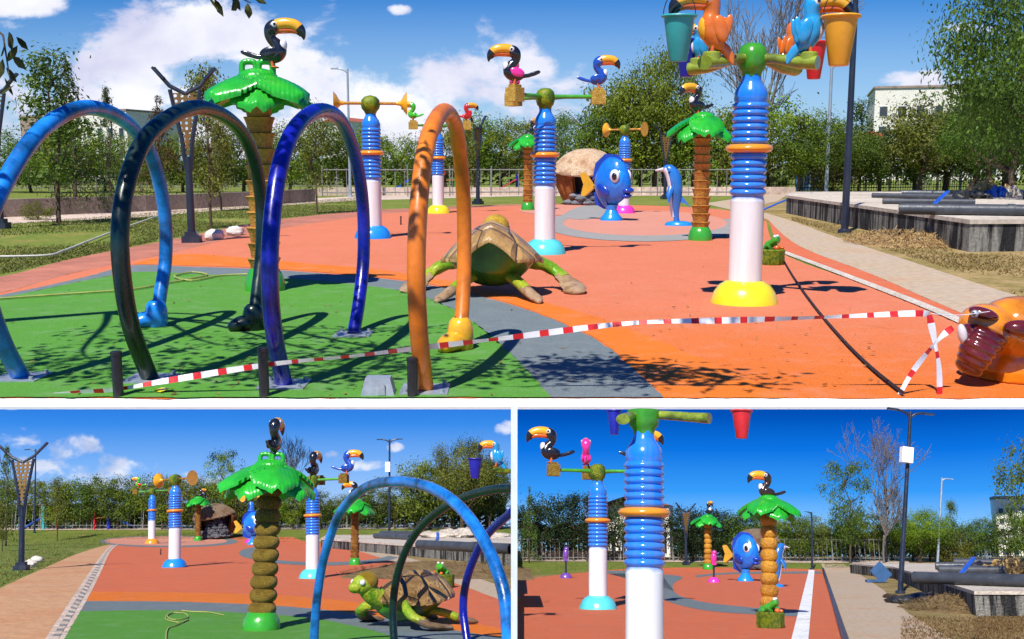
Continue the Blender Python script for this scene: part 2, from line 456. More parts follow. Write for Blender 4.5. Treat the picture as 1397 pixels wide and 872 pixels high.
M['bamboo'] = paint('olive bamboo gloss', (.20, .26, .018), .25, .6, .4, sc=6)
M['turq'] = paint('turquoise gloss', (.09, .58, .62), .22, .1, .5)
M['yellow'] = paint('bright yellow gloss', (.85, .66, .01), .22, .06, .5)
M['baseblue'] = paint('azure gloss', (.012, .24, .78), .22, .1, .5)
M['magenta'] = paint('magenta gloss', (.78, .04, .42), .25, .1, .4)
M['purple'] = paint('violet gloss', (.16, .06, .34), .25, .1, .4)
M['palmgreen'] = paint('palm leaf green gloss', (.020, .40, .022), .25, .3, .5)
nt = M['palmgreen'].node_tree; b_ = nt.nodes['Principled BSDF']; sp = nd(nt, 'ShaderNodeSeparateXYZ'); nt.links.new(objco(nt), sp.inputs[0])
wv = mth(nt, 'SINE', mth(nt, 'MULTIPLY', mth(nt, 'SUBTRACT', sp.outputs[0], mth(nt, 'MULTIPLY', mth(nt, 'ABSOLUTE', sp.outputs[1]), .9)), 240.0))
bump(nt, b_, mth(nt, 'ADD', wv, mth(nt, 'MULTIPLY', noise(nt, objco(nt), 30, 4), 2.5)), .12, .02)
b_.inputs['Coat Weight'].default_value = .3
M['bulbgreen'] = paint('grass green gloss', (.035, .33, .02), .25, .15, .5)
M['bark'] = rough_mat('brown palm bark', [(.20, .075, .014), (.40, .18, .035), (.56, .28, .06), (.32, .13, .025)], 7, .45, .8, .03, streak=(1.6, 1.6, .8))
M['bark_ochre'] = rough_mat('ochre palm bark', [(.36, .21, .03), (.60, .40, .07), (.46, .27, .04), (.68, .48, .10)], 14, .5, .9, .04)
M['bark_amber'] = rough_mat('amber palm bark', [(.33, .13, .016), (.50, .23, .025), (.62, .31, .03)], 5, .35, .4, .02)
M['knob'] = paint('golden knob', (.70, .36, .02), .25, .2, .5)
for k, c in (('black', (.008, .010, .016)), ('white', (.74, .73, .74)), ('beak', (.82, .40, .014)), ('beak_low', (.66, .12, .012)), ('toucan_blue', (.010, .07, .42)),
             ('orange', (.70, .16, .012)), ('sky', (.02, .30, .62)), ('pink', (.76, .03, .30)), ('red', (.60, .012, .015)), ('brownblack', (.03, .016, .01)), ('parrot_green', (.06, .5, .02)), ('eye_dark', (.006, .006, .01))):
    M['b_' + k] = paint(k + ' bird gloss', c, .2, .12, .6)
M['bk_teal'] = paint('teal plastic', (.03, .34, .34), .4, .06, .1)
M['bk_navy'] = paint('navy plastic', (.008, .012, .33), .4, .06, .1)
M['bk_red'] = paint('red plastic pail', (.60, .012, .018), .4, .06, .1)
M['bk_yellow'] = paint('yellow plastic', (.74, .33, .015), .4, .06, .1)
M['fish'] = paint('bright blue gloss', (.012, .17, .70), .2, .3, .5)
M['fish_dark'] = paint('deep blue gloss', (.008, .05, .42), .2, .2, .5)
M['dolphin'] = paint('dolphin blue gloss', (.02, .16, .52), .22, .2, .5)
M['belly'] = paint('pale belly gloss', (.66, .60, .62), .25, .08, .4)
M['skin_green'] = rough_mat('turtle green and yellow paint', [(.04, .16, .008), (.14, .32, .014), (.34, .38, .03), (.10, .26, .012)], 2.6, .3, .3, .01)
M['belly_shade'] = paint('shade darkened belly gloss', (.035, .16, .008), .3, .5, .3)  # skin green darkened to carry the shade under the shell's overhang
M['foot_scale'] = rough_mat('scaly flipper', [(.20, .10, .04), (.42, .27, .15), (.50, .36, .24)], 11, .4, .8, .02)
M['head_scale'] = rough_mat('yellow scaled head', [(.26, .10, .012), (.55, .34, .03), (.62, .46, .05)], 9, .4, .8, .03)
M['rock'] = rough_mat('grey rock', [(.07, .075, .085), (.20, .21, .23), (.36, .37, .39)], 3, .8, .8, .06, streak=(.6, .6, 3.0))
M['shell_tan'] = rough_mat('tan shell', [(.26, .13, .06), (.50, .30, .17), (.62, .46, .30), (.38, .20, .10)], 4, .7, 1.0, .06)
M['shell_brown'] = rough_mat('rust brown shell', [(.17, .05, .015), (.34, .12, .03), (.44, .18, .05)], 5, .6, .9, .04)
M['dark'] = paint('near black inner shade', (.012, .010, .012), .8, .1, 0)  # near black colour stands in for the shade inside the grotto
M['pipe'] = paint('dark grey pipe', (.045, .052, .065), .42, .25, .1)
M['blue_hose'] = paint('blue hose', (.01, .09, .52), .35, .15, .1)
M['straw'] = rough_mat('straw', [(.30, .17, .06), (.48, .31, .13), (.58, .42, .20)], 5, .95, .8, .05)
M['tarp'] = paint('black tarpaulin', (.018, .019, .022), .4, .4, .1)
M['sack'] = rough_mat('ochre sacking', [(.34, .18, .05), (.50, .32, .12), (.20, .10, .04)], 3)
M['cream'] = rough_mat('cream plaster', [(.72, .69, .60), (.80, .77, .68)], .6, bmp=.1)
M['roof_red'] = rough_mat('red roof tiles', [(.30, .07, .04), (.42, .12, .07)], 3)
M['hut_blue'] = paint('blue sheet metal', (.03, .10, .24), .5, .2, 0)
M['glass'] = paint('dark window glass', (.03, .045, .06), .08, .1, .2)
M['stone'] = rough_mat('pale boulder', [(.50, .44, .38), (.66, .60, .53), (.72, .67, .60)], 2.5, .9, .3, .02)
M['trunk'] = rough_mat('tree bark', [(.06, .04, .028), (.13, .09, .06), (.18, .13, .09)], 6, .95, .8, .03, streak=(2, 2, .5))
M['pale_trunk'] = rough_mat('pale bare bark', [(.10, .082, .07), (.17, .145, .125), (.22, .19, .165)], 6, .95, .6, .03, streak=(2, 2, .5))
M['lattice'] = paint('bronze lattice', (.24, .13, .035), .4, .3, .1, .4)
M['yellow_hose'] = paint('pale yellow hose', (.34, .37, .09), .45, .15, 0)
M['rope'] = paint('off white rope', (.58, .56, .50), .7, .15, 0)
M['cable'] = paint('dark rubber cable', (.02, .012, .012), .6, .2, 0)
M['wire_fence'] = paint('grey fence wire', (.20, .19, .18), .5, .2, 0)
M['beast'] = paint('orange beast gloss', (.80, .24, .006), .12, .35, .8, sc=2.5)
M['maroon'] = paint('maroon gloss', (.12, .010, .008), .15, .4, .7)
M['leaf'] = leaf_mat('leaves', (.028, .070, .005), (.26, .38, .020))
M['leaf_dark'] = leaf_mat('dark leaves', (.016, .040, .006), (.14, .215, .02))
M['leaf_olive'] = leaf_mat('olive leaves', (.035, .05, .008), (.24, .27, .035))
M['leaf_rust'] = leaf_mat('rusty leaves', (.05, .028, .010), (.20, .11, .03))
M['leaf_conifer'] = leaf_mat('conifer sprays', (.014, .034, .012), (.08, .125, .03))
M['leaf_deep'] = leaf_mat('dimmed green leaves', (.008, .018, .005), (.035, .058, .014))  # leaf colour darkened to carry the dimmer light of the lower right plot
M['litter'] = leaf_mat('dry leaf bits', (.10, .06, .02), (.42, .30, .10))
M['straw_blade'] = leaf_mat('dry grass blades', (.16, .11, .03), (.36, .26, .10))
M['grass_blade'] = leaf_mat('grass blades', (.07, .09, .012), (.21, .20, .05))

# ------------------------------------------------------------------ ground
def clip_poly(P, pix, n=0, closed=True):
    pts = [P.G(x, y) for x, y in pix]
    return catmull(pts, n, closed) if n else pts
def sheet(P, name, pix, z, mat, n=0, pts=None):
    pts = pts or clip_poly(P, pix, n)
    if mat.name.endswith('rubber'):                      # hand-trowelled borders are never quite clean
        rj = random.Random(len(pts)); dense = []
        for a, c in zip(pts, pts[1:] + pts[:1]):
            n_ = min(60, int((c - a).length / .10)) if min(a.y, c.y) < 22 and (c - a).length > .1 else 1
            for q in range(max(1, n_)):
                v = a.lerp(c, q / max(1, n_)).copy()
                if 0 < q: v.x += rj.gauss(0, .009); v.y += rj.gauss(0, .009)
                dense.append(v)
        pts = dense
    bm = bmesh.new(); bm.faces.new([bm.verts.new((p.x, p.y, 0)) for p in pts])
    if P.berm:
        for yy in P.berm[:2]:
            bmesh.ops.bisect_plane(bm, geom=bm.verts[:] + bm.edges[:] + bm.faces[:], plane_co=(0, yy, 0), plane_no=(0, 1, 0))
    for v in bm.verts: v.co.z = P.gz(v.co.y) + z
    bmesh.ops.recalc_face_normals(bm, faces=bm.faces)
    if sum(f.normal.z for f in bm.faces) < 0: bmesh.ops.reverse_faces(bm, faces=bm.faces)
    me = bpy.data.meshes.new(name); bm.to_mesh(me); bm.free(); me.materials.append(mat)
    o = link(name, me); o['kind'] = 'structure'
    return place(o, P, lean=False)
def smooth(pix, n=5):
    return [(v.x, v.y) for v in catmull([(x, y, 0) for x, y in pix], n)]
EDGE = U.G(CX, 544).y                       # near edge of the upper plot
EY = 544.0
o = MB().poly([(-400, EDGE, 0), (400, EDGE, 0), (900, 900, 0), (-900, 900, 0)]).build('ground', M['lawn'], ang=None); o['kind'] = 'structure'
# white coping and post, added for the collage gaps; post hides the lower join
yf = EDGE - .10
bz = U.D(CX, 554.8, yf).z
cb_ = MB().prism([(-6.5, EDGE, .001), (-6.5, yf, bz), (-6.5, yf + .004, bz - .02), (-6.5, EDGE, bz - .02)], (13, 0, 0))  # front face sloped to catch the sun and stay white
tag(cb_.build('divider', M['white_wall'], ang=None), 'long white coping added for the collage gap below the upper playground', 'divider')
lp = L.M @ L.G(SEAM, 984)
k = (lp.y) / F
pz1 = U.D(CX, 551, lp.y).z
cx_ = U.D(SEAM, 700, lp.y).x
pb = MB().prism([(cx_ - 4.6 * k, lp.y - .0005, lp.z), (cx_ + 4.4 * k, lp.y - .012, lp.z), (cx_ + 4.6 * k, lp.y + .004, lp.z), (cx_ - 4.4 * k, lp.y + .016, lp.z)], (0, 0, pz1 - lp.z))
tag(pb.build('divider_post', M['white_wall'], ang=None), 'slender white dividing post added to cover the join of the two lower plots', 'post')

# upper plot -------------------------------------------------------
XL, XR = -700, 2100
left_edge = smooth([(-420, 476), (-150, 424), (0, 400), (100, 373), (230, 346), (350, 318), (480, 297), (560, 289), (700, 281), (800, 280), (900, 281), (1000, 288), (1045, 302)])
right_edge = smooth([(1045, 302), (1066, 345), (1160, 382), (1275, 428), (1400, 486), (1530, 544)])
main = left_edge + right_edge[1:] + [(-700, 544)]
sheet(U, 'rubber_floor', main, .004, M['salmon_blend'])
band = lambda a, c: a + c[::-1]
grey_out = smooth([(-420, 484), (-150, 432), (20, 400), (120, 378), (180, 363), (260, 365), (350, 368), (450, 375), (560, 386), (640, 402), (700, 418), (760, 440), (830, 476), (905, 544)])
grey_in = smooth([(-420, 490), (-150, 436), (20, 404), (120, 383), (190, 372), (270, 375), (350, 378), (430, 384), (500, 391), (560, 401), (620, 424), (660, 452), (705, 492), (752, 544)])
or_out = smooth([(205, 354), (260, 347), (330, 352), (420, 360), (520, 369), (600, 382), (680, 398), (760, 418), (850, 446), (960, 492), (1075, 544)])
or_in = smooth([(180, 361), (260, 363), (350, 366), (450, 373), (560, 384), (640, 400), (700, 416), (760, 438), (830, 474), (905, 544)])
sheet(U, 'orange_band', band(or_out, or_in), .008, M['orange'])
sheet(U, 'grey_band', band(grey_out, grey_in), .012, M['grey'])
sheet(U, 'green_floor', grey_in + [(-700, 544)], .012, M['green'])
ring = lambda cx, cy, rx, ry, a0=0, a1=360, n=48: [(cx + rx * math.cos(R(a0 + (a1 - a0) * i / n)), cy + ry * math.sin(R(a0 + (a1 - a0) * i / n))) for i in range(n + 1)]
def gring(P, c, r1, r0, a0, a1, z, name, mat, n=40):
    """A painted ring (true circle on the ground) about ground point c."""
    c = Vector(c)
    A = [c + Vector((math.cos(R(a0 + (a1 - a0) * i / n)), math.sin(R(a0 + (a1 - a0) * i / n)), 0)) * r1 for i in range(n + 1)]
    B = [c + Vector((math.cos(R(a0 + (a1 - a0) * i / n)), math.sin(R(a0 + (a1 - a0) * i / n)), 0)) * r0 for i in range(n + 1)] if r0 else ([] if a1 - a0 >= 360 else [c])
    pts = A[:-1] if (a1 - a0 >= 360 and not r0) else A + B[::-1]
    return sheet(P, name, None, z, mat, pts=pts)
def pring(P, outer, inner, z, name, mat):
    sheet(P, name, outer + inner[::-1], z, mat)
pring(U, ring(880, 307, 138, 23, -20, 235), ring(880, 305, 112, 17, -20, 235), .012, 'grey_ring', M['grey_pale'])
sheet(U, 'pale_disc', ring(880, 305, 112, 17)[:-1], .009, M['pale_salmon'])
sheet(U, 'pale_disc', ring(770, 287, 62, 7)[:-1], .013, M['pale_salmon'])
sheet(U, 'grey_patch', [(775, 289), (800, 281), (850, 283), (838, 292), (800, 300), (770, 297)], .014, M['grey_pale'], n=5)
# brick edging on the left, pavement beyond the lawn
be = smooth([(-420, 440), (-150, 398), (0, 378), (100, 353), (230, 328), (350, 304), (480, 289), (560, 284.5), (700, 279), (800, 278)])
bi = smooth([(-420, 476), (-150, 424), (0, 400), (100, 373), (230, 346), (350, 318), (480, 297), (560, 289), (700, 281), (800, 280)])
sheet(U, 'brick_edging', band(be, bi), .005, M['brick'])
sheet(U, 'pavement', [(-600, 318), (0, 306), (200, 296), (340, 284), (480, 274), (700, 268), (900, 267), (1080, 268), (1080, 263.5), (900, 262.5), (700, 263), (480, 268), (340, 276), (200, 285), (0, 293), (-600, 304)], .006, M['pale_path'])
# right: kerb line, brick strip, tan path
ke = smooth([(1049, 302), (1073, 345), (1168, 382), (1284, 428), (1412, 486), (1545, 544)])
MBk = []
kp = [U.G(x, y) for x, y in smooth([(1064, 345), (1160, 382), (1275, 428), (1400, 486), (1528, 544)])]
MB().tube([p + Vector((.05, 0, .018)) for p in kp], (.055, .03), 6, up=(0, 0, 1)).build('kerb', M['kerb'], ang=30)['kind'] = 'structure'
brick_r = smooth([(1048, 300), (1075, 326), (1110, 345), (1190, 375), (1270, 410), (1390, 462), (1560, 544)])
sheet(U, 'brick_strip', [(1041, 300)] + brick_r + ke[::-1], .0052, M['salmon'])
path_r = smooth([(1020, 284), (1075, 300), (1130, 320), (1190, 340), (1260, 363), (1330, 386), (1400, 408), (1560, 458), (1800, 544)])
sheet(U, 'path', brick_r[::-1] + [(1000, 287)] + path_r, .006, M['tan'])
sheet(U, 'pavement', [(1000, 287), (1020, 283), (1060, 275), (1075, 266), (1040, 266), (960, 278)], .007, M['tan'])
dr = [(1020, 284), (1075, 300), (1130, 320), (1190, 340), (1260, 363), (1330, 386), (1400, 408), (1560, 458), (1800, 544), (2300, 544), (1900, 330), (1400, 262), (1060, 272)]
sheet(U, 'dry_ground', dr, .003, M['dry_lawn'])

# lower plots ------------------------------------------------------
def base_ground(P, x0, x1, y0, mat, name='ground'):
    b = MB(); Ys = None
    rows = []
    for y in (y0,):
        a, c = P.G(x0, y), P.G(x1, y)
        rows.append((a, c))
    near = rows[0][0].y
    Ylist = [near, near * 1.4, near * 2, 30, 40, 50, P.berm[0], P.berm[0] + 2, P.berm[1], 84]
    def xat(x, Y):
        p = P.D(x, CY, Y); z = P.gz(Y)
        d = (Vector((0, Y, z)) - EYE).dot(P.fwd)
        return (x - CX) / F * d
    g = [[(xat(x0, Y), Y, P.gz(Y)), (xat(x1, Y), Y, P.gz(Y))] for Y in Ylist]
    vs = [v for r in g for v in r]
    b.add(vs, [(2 * i, 2 * i + 1, 2 * i + 3, 2 * i + 2) for i in range(len(g) - 1)])
    o = b.build(name, mat, ang=None); o['kind'] = 'structure'
    return place(o, P, lean=False)
base_ground(L, -420, SEAM, 990, M['lawn'])
base_ground(Q, SEAM, 1800, 990, M['dry_lawn'])
# left plot: sandy path, drain strip, salmon floor, orange / grey / green bands
pl = smooth([(-380, 960), (-60, 838), (0, 803), (70, 771), (105, 756), (150, 743), (200, 738)])
ds0 = smooth([(8, 960), (62, 872), (100, 814), (124, 778), (140, 756), (150, 746), (160, 742)])
ds1 = smooth([(40, 960), (88, 872), (118, 820), (138, 780), (148, 757), (156, 747), (164, 743)])
sheet(L, 'path', pl + [(165, 742)] + ds0[::-1], .004, M['tan_brown'])
sheet(L, 'drain_strip', ds0 + ds1[::-1], .008, M['pale_path'])
sheet(L, 'rubber_floor', ds1 + [(170, 741), (205, 736), (300, 732), (400, 733), (470, 744), (560, 772), (640, 800), (697, 823), (701, 872), (701, 960)], .006, M['salmon'])
sheet(L, 'grey_ring', ring(230, 739, 95, 8)[:-1], .010, M['grey'])
sheet(L, 'pale_disc', ring(226, 738.6, 84, 6.4)[:-1], .014, M['pale_salmon'])
sheet(L, 'grey_ring', ring(400, 760, 76, 10, 60, 360), .010, M['grey']) if False else None
sheet(L, 'grey_patch', ring(352, 755, 26, 8)[:-1], .010, M['grey'])
pring(L, ring(440, 755, 110, 17, 20, 190), ring(440, 754, 96, 13.5, 20, 190), .012, 'grey_ring', M['grey'])
def ds1x(y):
    for (xa, ya), (xb, yb_) in zip(ds1, ds1[1:]):
        if yb_ <= y <= ya: return xa + (xb - xa) * (ya - y) / max(1e-6, ya - yb_)
    return ds1[0][0]
L_ = lambda ys: [(ds1x(y), y) for y in ys]
sheet(L, 'orange_band', L_([808]) + smooth([(126, 808), (250, 809), (400, 814), (520, 827), (620, 846), (701, 862)]) + smooth([(701, 874), (620, 861), (520, 843), (400, 829), (250, 822), (122, 821)]) + L_([821, 815]), .010, M['orange'])
gl0 = L_([821]) + smooth([(122, 821), (250, 822), (400, 829), (520, 843), (620, 861), (701, 874)])
gl1 = L_([835]) + smooth([(114, 835), (250, 834), (400, 842), (480, 855), (540, 872), (600, 905), (640, 960)])
sheet(L, 'grey_band', gl0 + [(701, 960)] + gl1[::-1] + L_([828]), .012, M['grey'])
sheet(L, 'green_floor', L_([955, 910, 872, 855, 842]) + gl1, .015, M['green'])
sheet(L, 'path', [(430, 734), (470, 740), (560, 762), (640, 785), (701, 806), (701, 826), (640, 803), (560, 774), (470, 746)], .008, M['tan'])
sheet(L, 'dirt', [(450, 741), (470, 738), (701, 768), (701, 806), (640, 785), (560, 762)], .007, M['dry_lawn'])
sheet(L, 'pavement', [(-300, 724.5), (100, 723.5), (440, 722.5), (701, 721), (701, 718.5), (440, 719.5), (-300, 721.5)], .03, M['pale_path'])
# right plot: rubber floor, white line, kerb, tan path
sheet(Q, 'lawn', [(SEAM, 786), (SEAM, 766), (900, 763), (1122, 764), (1200, 768), (1216, 776), (1120, 779), (850, 776)], .004, M['lawn'])
sheet(Q, 'rubber_floor', smooth([(SEAM, 792), (760, 785), (830, 778), (900, 775), (1010, 774.5), (1122, 777)]) + [(1150, 872), (1178, 960), (SEAM, 960)], .008, M['salmon'])
gq = smooth([(830, 783), (880, 783), (930, 787), (918, 798), (925, 812), (960, 822), (1010, 828), (1060, 832), (1090, 833)])
gq2 = smooth([(828, 779), (880, 779), (905, 781), (900, 790), (892, 800), (900, 815), (930, 827), (985, 836), (1090, 842)])
sheet(Q, 'grey_band', gq + gq2[::-1], .012, M['grey'])
sheet(Q, 'grey_ring', smooth([(1122, 783), (1060, 783), (990, 784), (950, 788)]) + smooth([(948, 785.5), (990, 781.5), (1060, 780), (1120, 780)]), .012, M['grey'])
sheet(Q, 'white_line', [(1103, 778), (1111, 778), (1103, 872), (1095, 960), (1060, 960), (1080, 872)], .016, M['white_paint'])
sheet(Q, 'path', [(1124, 777), (1146, 870), (1176, 960), (1400, 960), (1298, 872), (1240, 838), (1205, 805), (1175, 785), (1165, 776), (1150, 770), (1120, 769)], .006, M['tan'])
kq = [Q.G(x, y) for x, y in ((1123, 777), (1134, 812), (1147, 855), (1155, 880), (1180, 960))]
place(MB().tube([p + Vector((0, 0, .05)) for p in kq], (.06, .06), 6, up=(0, 0, 1)).build('kerb', M['dark_steel'], ang=30), Q, lean=False)['kind'] = 'structure'
sheet(Q, 'pavement', [(SEAM, 766), (1120, 768.5), (1240, 769), (1240, 765.5), (SEAM, 763)], .03, M['pale_path'])
# ------------------------------------------------------------------ builders (unit models, stood on a plot by thing())
def part(name, key, fn, mats, parent, ang=42, M_=None, **kw):
    top = parent
    while top.parent is not None: top = top.parent
    me = shared((top.name.split('.')[0], parent.name.split('.')[0], name, key), lambda: fn(MB()).mesh(name, mats, ang, **kw))
    o = link(name, me, parent)
    if M_ is not None: o.matrix_local = M_
    return o
def zrot(a): return Matrix.Rotation(a, 4, 'Z')
def tr(*v): return Matrix.Translation(Vector(v))

def at(P, x, yb, yt=None):
    """Ground point under pixel (x, yb) and, if yt is given, the height that reaches pixel yt."""
    p = P.G(x, yb)
    return (p, (yb - yt) * P.mpp(p)) if yt is not None else p

# --- pillar -------------------------------------------------------
def sleeve_prof():
    pr = [(.0655, .395)]
    n = 9
    z = .42
    for i in range(6):
        for t in range(8):
            a = t / 8
            pr.append((.0595 + .0105 * abs(math.sin(math.pi * a)) ** .8, .42 + (.585 - .42) * (i + a) / 6))
    pr.append((.0595, .585)); pr.append((.0595, .618))
    for i in range(6):
        for t in range(8):
            a = t / 8
            pr.append((.0595 + .0105 * abs(math.sin(math.pi * a)) ** .8, .618 + (.775 - .618) * (i + a) / 6))
    pr += [(.0595, .775), (.064, .79), (.063, .81), (.056, .828), (.044, .845), (.037, .86), (.0355, .888)]
    return pr
def pillar_paint():
    if 'pp' in M: return M['pp']
    m, nt, b = new_mat('white to blue airbrushed gloss')
    co = objco(nt); sp = nd(nt, 'ShaderNodeSeparateXYZ'); nt.links.new(co, sp.inputs[0])
    k = mth(nt, 'ADD', sp.outputs[2], mth(nt, 'MULTIPLY', mth(nt, 'SUBTRACT', noise(nt, co, 18, 3), .5), .03))
    c = mixc(nt, maprange(nt, k, .395, .43, smooth=True), (.80, .79, .80), (.012, .19, .74))
    d = maprange(nt, noise(nt, scaled(nt, co, (14, 14, 1.2)), 1.0, 5, .7), .42, .8, 0, .38)
    nt.links.new(mixc(nt, d, c, (.30, .28, .27)), b.inputs['Base Color'])
    b.inputs['Roughness'].default_value = .2; b.inputs['Coat Weight'].default_value = .5; b.inputs['Coat Roughness'].default_value = .1
    M['pp'] = m; return m
def pillar(P, x, yb, yt, base, label, top='horn', cut=None, rz=0.0, arms=(), group='water pillars of the playground'):
    p, h = at(P, x, yb, yt)
    t = thing(P, 'water_pillar', label, 'water pillar', p, rz, h, group)
    part('base', base.name, lambda b: b.lathe([(.132, 0), (.130, .012), (.118, .045), (.10, .07), (.078, .084), (.066, .09)], 32), base, t)
    part('shaft', 0, lambda b: b.lathe([(.0645, .06), (.0645, .38), (.0655, .40)], 32), pillar_paint(), t)
    part('ribbed_sleeve', 0, lambda b: b.lathe(sleeve_prof(), 32), pillar_paint(), t, ang=60)
    part('ring', 0, lambda b: b.lathe([(.062, .585), (.082, .589), (.089, .597), (.091, .602), (.088, .608), (.08, .615), (.06, .619)], 32), M['ring'], t, ang=60)
    if top == 'horn':
        part('head', 'h', lambda b: b.lathe([(.036, .87), (.045, .888), (.062, .91), (.068, .94), (.062, .968), (.04, .99), (.0, 1.0)], 20, wob=lambda a, k: 1 + .05 * math.sin(5 * a)), M['moss'], t)
        for s in (1, -1):
            o = part('horn_pipe', s, lambda b: b.tube([(s * .05, 0, .944), (s * .2, 0, .944)], [.011, .011], 10), M['bark'], t)
            part('bell', s, lambda b: b.tube([(s * (.19 + q[0]), 0, .944) for q in HORN], [q[1] for q in HORN], 20, cap=False, mi=lambda k: 0 if k < .62 else 1), [M['b_beak'], M['moss']], o)
    else:
        hp = [(.036, .872), (.04, .89), (.05, .90), (.057, .925), (.058, .955), (.05, .98), (.03, .996), (0, 1.0)]
        if cut: hp = [q for q in hp if q[1] < cut] + [(.055, cut), (0, cut)]
        part('head', (top, cut), lambda b: b.lathe(hp, 20, wob=lambda a, k: 1 + .07 * math.sin(6 * a) * (1 - k)), [M['moss'], M['head_green']][1 if top == 'thick' else 0], t)
        for (ang, ln) in arms:
            if top == 'thin':
                o = part('arm', ('thin', ln), lambda b: b.tube([(.04, 0, .945), (.12, 0, .948), (ln, 0, .948)], [.017, .013, .012], 10), M['head_green'], t, M_=zrot(ang))
                part('perch_block', ln, lambda b: b.box((ln + .03, 0, .945), (.085, .075, .08)).box((ln + .03, 0, .992), (.06, .05, .02)), M['bark_ochre'], o, ang=None)
            else:
                o = part('arm', ('thick', ln), lambda b: b.tube([(.03, 0, .94), (.09, 0, .935), (ln * .7, 0, .918), (ln, 0, .912)], [(.02, .02), (.022, .018), (.034, .024), (.038, .026)], 14, up=(0, 0, 1)), M['bamboo'], t, M_=zrot(ang))
                part('perch_block', ('k', ln), lambda b: b.lathe([(.034, .92), (.034, .948), (.03, .952), (0, .952)], 14, M=tr(ln * .86, 0, 0)), M['bamboo'], o)
    return t, p, h
HORN = [(-.01, .012), (.015, .016), (.03, .030), (.042, .055), (.062, .078), (.064, .082), (.056, .070), (.040, .036), (.03, .016), (.02, .008)]

